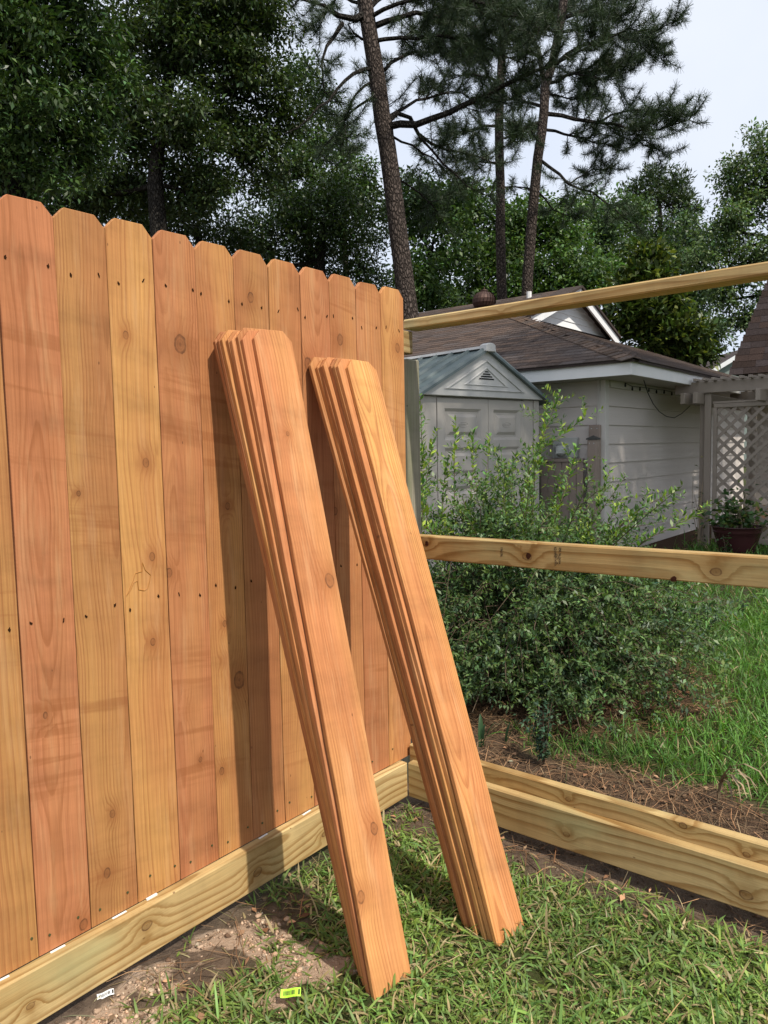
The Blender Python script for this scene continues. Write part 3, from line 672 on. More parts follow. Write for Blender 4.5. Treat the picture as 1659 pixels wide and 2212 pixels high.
# far side of the hip and the skirt under the gable: thin courses joined
for row in range(26):
    s = row*.142; x = r0-s*math.cos(ca); z = roof_r(x)+.004; ya = e0+(r0-x); yb = yb2-(r0-x); y = ya+r.uniform(0, .3)
    Mq = lambda yy: Matrix(((0, -math.sin(ca)*-1*-1, -math.cos(ca), x), (1, 0, 0, yy), (0, -math.cos(ca), math.sin(ca), z), (0, 0, 0, 1)))
    while y < yb-.3:
        me = r.choice(sh_me); c = tuple(me.color_attributes['tint'].data[0].color)[:3]
        restmb.add([Mq(y) @ v.co for v in me.vertices], [tuple(p.vertices) for p in me.polygons], c); y += .302
tag(restmb.build('shingle', M_SHINGLE, roof), kind='stuff')
hd = Vector((-1, 1, SL)); hl = hd.length; hd.normalize()
for k in range(int((r0-XG)*hl/.15)):
    c0 = Vector((r0, e0, roof_f(e0)+.018))+hd*(k*.15-.02); mb = MB(); c = shcol(r, (.10, .072, .056)); g = r.uniform(0, .006)
    side = []
    for sgn in (-1, 1):
        dv = Vector((sgn*.5, sgn*.5, 0))
        a = Vector((.5, .5, 0)) if sgn > 0 else Vector((-.5, -.5, 0))
        side.append(a.normalized()*.15-Vector((0, 0, 1))*.15*SL*.72)
    p0, p1 = c0+Vector((0, 0, g+.010)), c0+hd*.20+Vector((0, 0, .0))
    vs = [p0+side[0], p0, p0+side[1], p1+side[1], p1, p1+side[0]]; vs += [q-Vector((0, 0, .012)) for q in vs]
    mb.add(vs, [(0, 1, 4, 5), (1, 2, 3, 4), (7, 6, 11, 10), (8, 7, 10, 9), (0, 6, 7, 1), (1, 7, 8, 2), (2, 8, 9, 3), (5, 11, 6, 0)], c)
    mb.build('hip_cap', M_SHINGLE, roof)
# roof vents: they stand on the roof but are fixed to it
ridge_top = zr
vd = pl(1046, 647, 1, YR-.55)
vent = thing('turbine_vent', 'rusty brown turbine ventilator with curved fins on the house roof', 'roof vent', (vd[0], YR-.55, roof_f(YR-.55)))
vb = roof_f(YR-.55); R0 = (1072-1021)/2*np.dot(vd-CAM, CF)/F
mb = MB(); mb.lathe([(R0*.62, -.05), (R0*.62, .06), (R0*.78, .07), (R0*.78, .10), (0, .10)], 20); mb.build('collar', M_RUST, vent, Matrix.Identity(4), True, smooth=False)
zc = vd[2]-vb
for k in range(22):
    g0 = 2*math.pi*k/22; mb = MB(); L1 = []; L2 = []
    for i in range(7):
        ph = -1.0+2.35*i/6; rr = R0*math.cos(ph*.95)*1.02; zz = zc-.03+R0*.80*math.sin(ph)
        L1.append((rr*math.cos(g0+.1*i*.4), rr*math.sin(g0+.1*i*.4), zz)); L2.append((rr*.93*math.cos(g0+.34+.1*i*.4), rr*.93*math.sin(g0+.34+.1*i*.4), zz))
    for i in range(6): mb.add([L1[i], L1[i+1], L2[i+1], L2[i]], [(0, 1, 2, 3)])
    mb.build('fin', M_RUST, vent, Matrix.Identity(4), True)
mb = MB(); mb.lathe([(0, zc+R0*.82), (R0*.3, zc+R0*.78), (R0*.34, zc+R0*.70), (0, zc+R0*.69)], 16); mb.tube([(0, 0, zc+R0*.8), (0, .01, zc+R0*1.05)], .012, 6)
mb.build('cap', M_RUST, vent, Matrix.Identity(4), True)
vp = pl(932, 690, 1, YR-.2); zb = roof_f(YR-.2)
fl = thing('flue_pipe', 'short copper coloured flue with a small cap on the roof', 'flue', (vp[0], YR-.2, zb))
mb = MB(); mb.tube([(0, 0, -.1), (0, 0, vp[2]-zb+.02)], .055, 10); mb.build('pipe', M_COPPER, fl, Matrix.Identity(4), True)
mb = MB(); zc2 = vp[2]-zb+.02; mb.lathe([(.14, zc2), (.08, zc2+.09), (.06, zc2+.1), (0, zc2+.1)], 8); mb.lathe([(.14, zc2), (0, zc2+.02)], 8); mb.build('cap', M_COPPER, fl, Matrix.Identity(4), True)
vp = pl(1143, 652, 1, YR-.3); zb = roof_f(YR-.3)
mb = MB(); mb.tube([(0, 0, -.1), (0, 0, pl(1143, 636, 1, YR-.3)[2]-zb)], .03, 8); mb.tube([(0, 0, -.1), (0, 0, .12)], .05, 8)
tag(mb.build('vent_pipe', M_FASCIA, None, Matrix.Translation((vp[0], YR-.3, zb))), 'thin plumbing vent pipe rising from the roof ridge', 'pipe')

# electricity meter on the wall, behind the shrub's shoots
yw = YH-.001
a = pl(1218, 975, 1, yw-.06); sc = 1.8228
mt = thing('electric_meter', 'grey electricity meter box with round glass dome on the house wall', 'meter', (a[0], yw, a[2]))
c0 = pl(2180/sc, 1725/sc, 1, yw-.05); c1 = pl(2275/sc, 1803/sc, 1, yw-.05)
mb = MB(); mb.box((c0[0]-a[0], -.09, c1[2]-a[2]), (c1[0]-a[0], -.003, c0[2]-a[2])); mb.build('box', M_GREYBOX, mt, Matrix.Identity(4), True, bevel=.006)
rm = .085; cx = pl(2215/sc, 1770/sc, 1, yw-.12)
R90 = Matrix.Translation((cx[0]-a[0], -.09, cx[2]-a[2])) @ Matrix.Rotation(math.pi/2, 4, 'X')
mb = MB(); mb.lathe([(rm*1.12, 0), (rm*1.12, .02), (rm, .03)], 24); mb.lathe([(rm*.9, .012), (0, .013)], 24); mb.build('ring', M_GREYBOX, mt, R90, True)
mb = MB(); mb.lathe([(rm, .028), (rm*.98, .10), (rm*.8, .135), (rm*.4, .15), (0, .152)], 24); mb.build('glass_dome', M_GLASS, mt, R90, True, smooth=True)
mb = MB(); mb.box((-.05, -.035, .014), (.05, .03, .07)); mb.build('dial', M_PAPER, mt, R90, True)
# two painted posts and the little gate below the meter
def capped_post(label, fx0, fx1, fytop, yy, dep, mat, cap):
    a0 = pl(fx0/sc, fytop/sc, 1, yy); a1 = pl(fx1/sc, fytop/sc, 1, yy); w = a1[0]-a0[0]
    t = thing('gate_post', label, 'post', ((a0[0]+a1[0])/2, yy+dep/2, 0))
    mb = MB(); mb.box((-w/2, -dep/2, -.05), (w/2, dep/2, a0[2])); mb.build('shaft', mat, t, Matrix.Identity(4), True, bevel=.004)
    if cap:
        h = a0[2]; e = w/2+.012; mb = MB(); mb.box((-e, -dep/2-.012, h+.001), (e, dep/2+.012, h+.018))
        mb.add([(-e, -dep/2-.012, h+.018), (e, -dep/2-.012, h+.018), (e, dep/2+.012, h+.018), (-e, dep/2+.012, h+.018), (0, 0, h+.055)], [(0, 1, 4), (1, 2, 4), (2, 3, 4), (3, 0, 4)])
        mb.build('cap', plain('dark_cap', (.07, .07, .065), .6), t, Matrix.Identity(4), True)
    mb = MB()
    for dx in (-.5, .5): mb.lathe([(.008, 0), (.006, .006), (0, .007)], 8, dx*w*.5, 0)
    mb.build('bolt', M_GREYBOX, t, Matrix.Translation((0, -dep/2, a0[2]-.045)) @ Matrix.Rotation(math.pi/2, 4, 'X'), True)
capped_post('taller brown post against the house wall beside its corner board', 2318, 2361, 1674, YH-.075, .05, M_GATE, False)
capped_post('shorter taupe post with pyramid cap beside the electricity meter', 2312, 2347, 1732, YH-.20, .10, M_GATE, True)
g0 = pl(2130/sc, 1810/sc, 1, YH-.16); g1 = pl(2298/sc, 1820/sc, 1, YH-.16)
gate = thing('side_gate', 'brown board gate under the electricity meter beside the shed', 'gate', ((g0[0]+g1[0])/2, YH-.15, 0))
mb = MB(); mb.box((g0[0], YH-.185, g0[2]-.03), (g1[0], YH-.13, g0[2]+.012)); mb.build('top_rail', M_GATE, gate, bevel=.003)
nb = 6; wv = (g1[0]-g0[0])/nb
for k in range(nb):
    mb = MB(); mb.box((g0[0]+k*wv+.003, YH-.165, .03), (g0[0]+(k+1)*wv-.003, YH-.145, g0[2]-.032)); mb.build('board', M_GATE, gate, bevel=.002)
# cables and lights along the eave
def cable(name, label, pts, rad, mat, cat):
    mb = MB(); mb.tube(pts, rad, 6); return tag(mb.build(name, mat, None, smooth=True), label, cat)
q = lambda fx, fy, x: Vector(pl(fx/sc, fy/sc, 0, x))
xw = XH+.06
pts = [q(2535, 1497, XH+.40), q(2550, 1545, XH+.35), q(2572, 1590, XH+.3), q(2595, 1620, XH+.25), q(2625, 1640, XH+.2), q(2655, 1645, XH+.2), q(2685, 1628, XH+.2), q(2718, 1597, XH+.3)]
cable('power_cable', 'black cable hanging in a loop from the eave by the pergola', pts, .006, M_BLACK, 'cable')
lt = thing('string_lights', 'short string of small dark bulbs hung under the house eave', 'string lights', tuple(q(2560, 1520, XH+.08)))
lp = [q(2462, 1508, xw), q(2490, 1522, xw), q(2520, 1524, xw), q(2555, 1528, xw), q(2585, 1534, xw), q(2615, 1536, xw), q(2645, 1543, xw), q(2690, 1548, xw)]
mb = MB(); mb.tube(lp, .004, 5); mb.build('wire', M_BLACK, lt)
for i in range(0, 8):
    c = lp[i]; mb = MB(); mb.lathe([(0, -.055), (.012, -.048), (.014, -.03), (.009, -.012), (.009, 0)], 8); mb.build('bulb', M_BLACK, lt, Matrix.Translation(c))
c0 = Vector(pl(2362/sc, 1500/sc, 1, YH-.03)); c1 = Vector(pl(2352/sc, 1690/sc, 1, YH-.03))
cable('wall_cable', 'thin pale cable running down the wall beside the corner board', [c0, (c0*.6+c1*.4)+Vector((.012, 0, 0)), (c0*.3+c1*.7)+Vector((-.008, 0, 0)), c1, c1-Vector((0, 0, .5))], .006, M_TRIM, 'cable')

# ------------------------------------------------------------------ garden shed
TZ = math.radians(80); SW, SD, SE = 2.057, 2.05, 1.975
shed = thing('garden_shed', 'taupe plastic garden shed with double doors and green ribbed roof', 'shed', (-2.893, 4.058, 0), None, TZ)
I4 = Matrix.Identity(4)
mb = MB(); mb.box((.02, .05, 0), (SW-.02, SD, SE)); mb.build('wall', M_SHED, shed, I4, True)
for x0, x1 in ((0, .10), (.105, .285), (SW-.285, SW-.105), (SW-.10, SW)):
    mb = MB(); mb.box((x0, .0 if x0 in (0, SW-.10) else .012, .02), (x1, .049, SE-.005)); mb.build('corner_panel', M_SHED, shed, I4, True, bevel=.006)
for k in range(4):
    mb = MB(); mb.box((-.012, .12+k*.49, .05), (.019, .12+k*.49+.46, SE-.02)); mb.build('side_panel', M_SHED, shed, I4, True, bevel=.008)
def panel_door(x0, x1, z0, z1, cols):
    mb = MB(); yf = .008; st = .13
    xa, xb = cols; zs = []
    zt = 1.845
    while zt > .15: zs.append((zt-.35, zt)); zt -= .43
    def rect(a, b, c, d, y): mb.add([(a, y, c), (b, y, c), (b, y, d), (a, y, d)], [(0, 1, 2, 3)])
    rect(x0, xa, z0, z1, yf); rect(xb, x1, z0, z1, yf)
    prev = z1
    for c, d in zs: rect(xa, xb, d, prev, yf); prev = c
    rect(xa, xb, z0, prev, yf)
    for c, d in zs:
        lv = [(0, yf), (.034, yf+.024), (.060, yf+.024), (.094, yf+.002)]
        for (i0, y0), (i1, y1) in zip(lv, lv[1:]):
            A = [(xa+i0, y0, c+i0), (xb-i0, y0, c+i0), (xb-i0, y0, d-i0), (xa+i0, y0, d-i0)]; B = [(xa+i1, y1, c+i1), (xb-i1, y1, c+i1), (xb-i1, y1, d-i1), (xa+i1, y1, d-i1)]
            mb.add(A+B, [(k, (k+1) % 4, (k+1) % 4+4, k+4) for k in range(4)])
        i1, y1 = lv[-1]; rect(xa+i1, xb-i1, c+i1, d-i1, y1)
    for a, b in (((x0, yf), (x0, .045)), ((x1, .045), (x1, yf))): mb.add([(a[0], a[1], z0), (b[0], b[1], z0), (b[0], b[1], z1), (a[0], a[1], z1)], [(0, 1, 2, 3)])
    d = mb.build('door', M_SHED, shed, I4, True)
    xc = (xa+xb)/2; zc = (zs[0][0]+zs[0][1])/2
    mb = MB(); mb.tube([(xc+.075*math.cos(g), yf+.002, zc+.03*math.sin(g)) for g in np.linspace(0, 2*math.pi, 19)], .004, 4); mb.build('emblem', M_SHED, d, I4, True)
    me = text_mesh('Rubbermaid', .026); me.transform(Matrix.Translation((-.068, -.007, 0))); me.transform(Matrix.Diagonal((1, 1, 8, 1)))
    obj('emblem', me, M_SHED, d, Matrix.Translation((xc, yf+.001, zc)) @ Matrix.Rotation(math.pi/2, 4, 'X'), True)
panel_door(.290, 1.115, .03, SE-.02, (.40, 1.00))
panel_door(1.122, SW-.290, .03, SE-.02, (1.21, 1.69))
mb = MB(); mb.box((1.00+.05, -.02, .95), (1.00+.085, .01, 1.13)); mb.box((1.122+.03, -.02, .95), (1.122+.065, .01, 1.13)); mb.build('handle', M_SHED, shed, I4, True, bevel=.005)
ZA = 2.50; xc = SW/2
mb = MB(); mb.prism([(-.05, SE), (SW+.05, SE), (xc, ZA)], -.05, .06); gab = mb.build('gable', M_SHEDG, shed, I4, True, bevel=.006)
for ins, y0 in ((.17, -.062), (.30, -.058)):
    k0 = (ZA-SE)/(xc+.05)
    P = lambda i: [(-.05+i*2.3, SE+i*.42), (SW+.05-i*2.3, SE+i*.42), (xc, ZA-i*.62)]
    o3 = P(ins); i3 = P(ins+.035); mb = MB()
    vs = [(x, -.051, z) for x, z in o3]+[(x, y0-.002, z) for x, z in P(ins+.012)]+[(x, y0-.002, z) for x, z in P(ins+.026)]+[(x, -.051, z) for x, z in i3]
    mb.add(vs, [(l*3+k, l*3+(k+1) % 3, (l+1)*3+(k+1) % 3, (l+1)*3+k) for l in range(3) for k in range(3)]); mb.build('moulding', M_SHEDG, gab, I4, True)
for k in range(4):
    zz = ZA-.245-k*.027; hw = .035+k*.032; mb = MB(); mb.prism([(xc-hw, zz), (xc+hw, zz), (xc+hw-.012, zz+.014), (xc-hw+.012, zz+.014)], -.054, -.049); mb.build('vent_slot', M_DARK, gab, I4, True)
# roof: two slopes with ribs; local slope frame
k0 = (ZA-SE)/(xc+.05)
for sgn in (-1, 1):
    xe = -.13 if sgn < 0 else SW+.13; ze = SE+.012+(k0*-.08); dx = (xc-xe); zt = ZA+.025
    A = lambda t, y, up=0: (xe+dx*t, y, ze+(zt-ze)*t+up)
    mb = MB(); mb.add([A(0, -.10), A(1, -.10), A(1, SD+.06), A(0, SD+.06), A(0, -.10, -.03), A(1, -.10, -.03), A(1, SD+.06, -.03), A(0, SD+.06, -.03)], [(0, 1, 2, 3), (7, 6, 5, 4), (0, 4, 5, 1), (1, 5, 6, 2), (2, 6, 7, 3), (3, 7, 4, 0)])
    rp = mb.build('roof_panel', M_SHEDR, shed, I4, True)
    for k in range(9):
        y = -.098+k*(SD+.10)/8.5; mb = MB()
        w2 = .030 if k else .045
        vs = [A(0, y, .001), A(0, y+w2*.5, .032), A(0, y+w2, .032), A(0, y+w2*1.5, .001), A(.97, y, .001), A(.97, y+w2*.5, .032), A(.97, y+w2, .032), A(.97, y+w2*1.5, .001)]
        mb.add(vs, [(0, 1, 5, 4), (1, 2, 6, 5), (2, 3, 7, 6), (0, 3, 2, 1), (4, 5, 6, 7)]); mb.build('rib', M_SHEDR, rp, I4, True)
mb = MB(); mb.prism([(xc-.085, ZA-.02), (xc-.075, ZA+.055), (xc-.03, ZA+.075), (xc+.03, ZA+.075), (xc+.075, ZA+.055), (xc+.085, ZA-.02)], -.125, -.02); mb.build('ridge_end', M_SHEDG, shed, I4, True, bevel=.006)
mb = MB(); mb.prism([(xc-.06, ZA+.02), (xc-.05, ZA+.05), (xc+.05, ZA+.05), (xc+.06, ZA+.02)], -.019, SD+.07); mb.build('ridge_cap', M_SHEDG, shed, I4, True)

# ------------------------------------------------------------------ pergola with lattice
YP = 8.45
def P_(fx, fy, y=YP): return pl(fx/sc, fy/sc, 1, y)
perg = thing('pergola', 'taupe pergola of beams and slats with a lattice screen beside the house', 'pergola', (0, YP+1, 0))
def bx(name, a, b, par=perg, mat=M_PERG, bv=.005):
    m_ = MB(); m_.box(a, b); return m_.build(name, mat, par, bevel=bv)
be = P_(2662, 1511); zb_ = P_(2664, 1555)[2]; xb0 = be[0]
bx('beam', (xb0, YP-.045, zb_), (2.6, YP-.002, be[2]))
bx('beam', (xb0+.05, YP+2.6, zb_), (2.6, YP+2.65, be[2]))
# posts under the beam
pa = P_(2752, 1600)[0]; pb_ = P_(2770, 1600)[0]; pc = P_(2793, 1600)[0]; pd = P_(2806, 1600)[0]
bx('post', (pa, YP+.05, -.05), (pb_+.01, YP+.14, zb_-.002)); bx('post', (pb_+.012, YP-.001, -.05), (pc+.02, YP+.045, zb_-.002))
bx('post', (2.35, YP+.0, -.05), (2.44, YP+.09, zb_-.002)); bx('post', (pb_, YP+2.55, -.05), (pc+.02, YP+2.64, zb_-.002))
for fx0, fx1 in ((2709, 2752), (2757, 2798), (2999, 3040)):
    xa = P_(fx0, 1570)[0]; xb_ = xa+.055; zt_ = zb_-.003
    if fx0 == 2999: xa = P_(fx0, 1560)[0]; xb_ = xa+.055
    zl = zt_-.145
    bx('joist', (xa, YP-.34, zl), (xb_, YP-.003 if fx0 == 2757 and False else YP+2.9, zt_))
for k in range(26):
    xs = P_(2744, 1492)[0]+k*.115
    bx('slat', (xs, YP-.17+.0, be[2]+.002), (xs+.040, YP+2.95, be[2]+.040), bv=.003)
# lattice screen
x0 = P_(2810, 1700)[0]; x1 = 2.34; zt_ = P_(2815, 1606)[2]; zb2 = .10
scr = bx('lattice_frame', (x0-.01, YP+.012, zt_), (x1, YP+.075, zt_+.055)); bx('lattice_frame', (x0-.02, YP+.008, zt_+.056), (x1, YP+.10, zt_+.085))
bx('lattice_frame', (x0-.012, YP+.012, zb2), (x0+.035, YP+.075, zt_-.001)); bx('lattice_frame', (x0+.036, YP+.012, zb2-.05), (x1, YP+.075, zb2+.03))
st_ = .172
for di, yy in ((1, YP+.030), (-1, YP+.044)):
    c = x0-2.2
    while c < 1.6+ (2.2 if di < 0 else 0):
        pts = []
        # line z = zb2 + di*(x-c)
        xs0, xs1 = max(x0+.03, c if di > 0 else c-(zt_-zb2)), min(1.5, c+(zt_-zb2) if di > 0 else c)
        if xs1-xs0 > .04:
            za = zb2+(xs0-c)*di; zb3 = zb2+(xs1-c)*di; d = Vector((xs1-xs0, 0, zb3-za)); L = d.length; d.normalize(); nrm = Vector((-d.z, 0, d.x))*.021
            m_ = MB(); a, b = Vector((xs0, yy, za)), Vector((xs1, yy, zb3))
            vs = [a-nrm, b-nrm, b+nrm, a+nrm]; vs = vs+[v+Vector((0, .010, 0)) for v in vs]
            m_.add(vs, [(0, 1, 2, 3), (7, 6, 5, 4), (0, 4, 5, 1), (1, 5, 6, 2), (2, 6, 7, 3), (3, 7, 4, 0)]); m_.build('lattice_slat', M_PERG, perg)
        c += st_
# ------------------------------------------------------------------ the steep dark roof and the far house
sr = thing('steep_roof_house', 'neighbouring building with a steep dark brown shingled roof behind the pergola', 'house', (-.5, 18, 0))
YS = 16.0; ztop, zbot = 7.4, 2.95; run = 1.9
tl = Vector((pl(1657, 613, 1, YS+run*.42)[0], 0, 0)); bl = pl(1579, 806, 1, YS)
slope_x = (pl(1657, 613, 1, YS+run*.42)[0]-bl[0])/(pl(1657, 613, 1, YS+run*.42)[2]-bl[2])
LX = lambda z: bl[0]+slope_x*(z-bl[2])
FY = lambda z: YS+run*(z-zbot)/(ztop-zbot)
XR = 4.0
mb = MB(); mb.add([(LX(zbot), YS, zbot), (XR, YS, zbot), (XR, FY(ztop), ztop), (LX(ztop), FY(ztop), ztop), (LX(zbot), YS+7, zbot), (XR, YS+7, zbot), (XR, YS+7-run, ztop), (LX(ztop), YS+7-run, ztop)],
   [(0, 1, 2, 3), (1, 5, 6, 2), (5, 4, 7, 6), (4, 0, 3, 7), (3, 2, 6, 7), (0, 4, 5, 1)]); sroof = mb.build('roof', M_ROOFB, sr)
mb = MB(); mb.box((LX(zbot)+.3, YS+.3, -.1), (XR-.3, YS+6.7, zbot+.02)); mb.build('wall', M_SIDING, sr)
upv2 = Vector((0, run, ztop-zbot)).normalized(); nor2 = Vector((0, -upv2.z, upv2.y)); L2 = math.hypot(run, ztop-zbot); rest2 = MB(); cnt = 0
for row in range(int(L2/.16)):
    b = Vector((0, YS, zbot))+upv2*(row*.16); x = LX(b.z)-.03
    first = True
    while x < XR-.3:
        wq = random.uniform(.16, .30) if first else .302; first = False
        me = random.choice(sh_dk); Mx = Matrix(((wq/.302, 0, 0, x), (0, -nor2.y, upv2.y, b.y+nor2.y*.004), (0, -nor2.z, upv2.z, b.z+nor2.z*.004), (0, 0, 0, 1)))
        if x < -1.2 and cnt < 150: obj('shingle', me, M_SHINGLE, sroof, Mx); cnt += 1
        else:
            c = tuple(me.color_attributes['tint'].data[0].color)[:3]; rest2.add([Mx @ v.co for v in me.vertices], [tuple(p.vertices) for p in me.polygons], c)
        x += wq
tag(rest2.build('shingle', M_SHINGLE, sroof), kind='stuff')
fa = at(1590, 790, 45); fh = thing('far_house', 'tiny distant house with grey-green gable and white trim beyond the roofs', 'house', (fa[0], fa[1], 0))
w2 = 2.2; zg = fa[2]
cr_, fw = Vector((CR[0], CR[1], 0)).normalized(), Vector((CF[0], CF[1], 0)).normalized()
def FH(a, d, z): q_ = Vector((fa[0], fa[1], 0))+cr_*a+fw*d; return (q_.x, q_.y, z)
mb = MB(); mb.add([FH(-1.6, 0, 0), FH(3, 0, 0), FH(3, 0, zg-.2), FH(.7, 0, zg+1.0), FH(-1.6, 0, zg-.2), FH(-1.6, 5, 0), FH(3, 5, 0), FH(3, 5, zg-.2), FH(.7, 5, zg+1.0), FH(-1.6, 5, zg-.2)],
   [(0, 1, 2, 3, 4), (9, 8, 7, 6, 5), (0, 4, 9, 5), (1, 6, 7, 2)]); mb.build('wall', plain('far_wall', (.20, .24, .22), .8), fh)
mb = MB()
for s_ in (-1, 1):
    e = FH(.7+s_*2.7, -.3, zg-.42); e2 = FH(.7+s_*2.7, 5.2, zg-.42); t_ = FH(.7, -.3, zg+1.08); t2 = FH(.7, 5.2, zg+1.08)
    mb.add([e, t_, t2, e2], [(0, 1, 2, 3)])
mb.build('roof', M_ROOFB, fh)
mb = MB()
for s_ in (-1, 1):
    A_ = Vector(FH(.7+s_*2.6, -.35, zg-.40)); B_ = Vector(FH(.7, -.35, zg+1.10)); d_ = Vector((0, 0, -.28))
    mb.add([A_, B_, B_+d_, A_+d_, A_+Vector(fw)*.05, B_+Vector(fw)*.05, B_+d_+Vector(fw)*.05, A_+d_+Vector(fw)*.05], [(0, 1, 2, 3), (4, 7, 6, 5), (0, 4, 5, 1), (3, 2, 6, 7)])
mb.build('gable_trim', M_WHITE, fh)

# ------------------------------------------------------------------ foliage tools
def leaf_quads(P, D, N, L, Wd, fold=.25):
    """P base (n,3), D direction, N rough normal, L length, Wd width -> verts (n*4,3), quads"""
    n = len(P); D = D/np.linalg.norm(D, axis=1, keepdims=True)
    Sx = np.cross(D, N); Sx /= np.linalg.norm(Sx, axis=1, keepdims=True)+1e-9; Nn = np.cross(Sx, D)
    L = np.broadcast_to(np.asarray(L), (n,))[:, None]; Wd = np.broadcast_to(np.asarray(Wd), (n,))[:, None]
    mid = P+D*L*.45
    V = np.stack([P, mid+Sx*Wd*.5+Nn*Wd*fold, P+D*L, mid-Sx*Wd*.5+Nn*Wd*fold], 1).reshape(-1, 3)
    q = np.arange(n*4).reshape(n, 4)
    return V, q
def rdir(n, r, flat=1.0):
    v = r.normal(size=(n, 3)); v[:, 2] *= flat; return v/np.linalg.norm(v, axis=1, keepdims=True)
class Fol:
    def __init__(s): s.V = []; s.F = []; s.C = []; s.n = 0
    def add(s, V, q, c):
        s.V.append(V); s.F.append(q+s.n); s.C.append(c); s.n += len(V)
    def mesh(s, name):
        k = {}
        for f in s.F: k.setdefault(f.shape[1], []).append(f)
        return np_mesh(name, np.concatenate(s.V), [np.concatenate(v) for v in k.values()], np.concatenate(s.C))
def cols(n, base, r, var=.3, hue=.15, rep=4, alt=None, pa=0):
    k = np.exp(r.normal(0, var, (n, 1))); h = r.normal(0, hue, (n, 1))
    c = np.array(base)[None]*k*np.concatenate([1+h, np.ones((n, 1)), 1-h*.5], 1)
    if alt is not None:
        m = r.random(n) < pa; c[m] = np.array(alt)*np.exp(r.normal(0, var*.6, (m.sum(), 1)))
    return np.repeat(np.clip(c, .004, .9), rep, 0)
def curve(a, b, bend, r, n=5):
    a, b = np.array(a, float), np.array(b, float); d = np.linalg.norm(b-a); o = r.normal(size=3)*bend*d
    return [a+(b-a)*t+o*4*t*(1-t)*.5+np.array([0, 0, 1])*bend*d*.3*math.sin(math.pi*t) for t in np.linspace(0, 1, n)]

def broadleaf(name, label, trunk_px, D, blobs, leaf, dens, col, mat, seed, bark_=None, group=None, tr=.16, clump=.42, lpc=90, alt=None, pa=0, droop=.3, var=.35, solid=False):
    """blobs: (x, y, depth, rx, ry) in photo pixels turned into metres at that depth"""
    r = np.random.default_rng(seed); bark_ = bark_ or M_BARKO
    top = [Vector(at(x, y, D)) for x, y in trunk_px]; base = Vector((top[0].x, top[0].y, 0))
    t = thing(name, label, 'tree', tuple(base), group)
    pts = [base-Vector((0, 0, .2))]+top; n = len(pts)
    mb = MB(); mb.tube(pts, [tr*(1-.55*i/(n-1)) for i in range(n)], 9); mb.build('trunk', bark_, t, smooth=True)
    fol = Fol(); lim = MB()
    for (x, y, d, rx, ry) in blobs:
        c = at(x, y, d); ax, az = rx*d/F, ry*d/F; ay = (ax+az)*.5
        nc = max(4, int(2.3*dens*ax*az*3.1/(clump*clump))); lpc_ = int(lpc*1.75)
        v = rdir(nc, r); rad = r.random(nc)**(1/2.4); cc = c+v*rad[:, None]*np.array([ax, ay, az])
        near = min(top, key=lambda q: (q-Vector(c)).length+abs(q.z-c[2]+az)*.5)
        hub = np.array(c)-np.array([0, 0, az*.35])
        lim.tube(curve(near, hub, .10, r, 6), np.linspace(tr*.30, tr*.13, 6), 5)
        for k in range(0, nc, 2): lim.tube(curve(hub, cc[k], .12, r, 4), np.linspace(tr*.10, .006, 4), 4, cap=False)
        m = nc*lpc_; ci = np.repeat(cc, lpc_, 0)
        off = np.clip(r.normal(size=(m, 3)), -1.7, 1.7)*clump*np.array([.46, .46, .30])
        P = ci+off; Dd = off*.9/clump+rdir(m, r)*.8; Dd[:, 2] -= droop
        N = rdir(m, r); N[:, 2] = np.abs(N[:, 2])+.6
        V, q = leaf_quads(P, Dd, N, leaf[0]*r.uniform(.6, 1.2, m), leaf[1]*r.uniform(.7, 1.2, m))
        cv = np.exp(r.normal(0, .18, nc)); 
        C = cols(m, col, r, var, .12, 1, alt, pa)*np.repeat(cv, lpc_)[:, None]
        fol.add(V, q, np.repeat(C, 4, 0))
    tag(lim.build('branches', bark_, t), kind='stuff')
    tag(obj('crown', fol.mesh('crown'), mat, t), kind='stuff')
    return t

GR = 'trees behind the fence'
DK = (.046, .074, .024)
broadleaf('laurel_tree', 'dark glossy broadleaf tree with large leaves towering just behind the cedar fence', [(30, 380), (40, 200), (50, 60)], 9,
          [(40, 60, 9, 190, 130), (60, 240, 9, 170, 120), (30, 380, 9.2, 170, 70), (190, 120, 9.6, 100, 110), (170, 300, 9.6, 80, 110), (-170, 180, 9, 180, 260), (90, -120, 9, 200, 120)],
          (.105, .036), 1.15, (.046, .084, .024), M_GLOSS, 11, group=GR, clump=.28, lpc=62)
broadleaf('oak_tree', 'tall dark oak with forked trunk and lacy crown over the middle pickets', [(345, 520), (335, 400), (345, 280), (370, 150), (400, 40)], 15,
          [(330, 70, 15, 130, 100), (480, 160, 15, 120, 100), (560, 40, 15, 90, 70), (400, 290, 15, 130, 90), (540, 320, 16, 90, 90), (280, 230, 15, 80, 100), (280, 400, 16, 150, 65), (120, 415, 16, 150, 50), (610, 210, 16, 50, 80), (450, 40, 14.5, 100, 80), (450, -90, 15, 250, 90), (430, 420, 15.5, 90, 60)],
          (.13, .052), 1.15, DK, M_LEAF, 12, group=GR, clump=.40, lpc=70, tr=.20)
broadleaf('evergreen_tree', 'dense dark tree mass behind the far pickets beside the leaning pine trunk', [(690, 640), (690, 560), (700, 480)], 19,
          [(620, 480, 19, 110, 80), (720, 470, 19, 100, 70), (785, 560, 19, 70, 70), (560, 540, 19, 100, 60), (660, 570, 20, 140, 60), (810, 640, 20, 50, 60), (720, 390, 19.5, 60, 40)],
          (.13, .05), 1.15, (.040, .070, .020), M_LEAF, 13, group=GR, clump=.5, lpc=66, tr=.22)
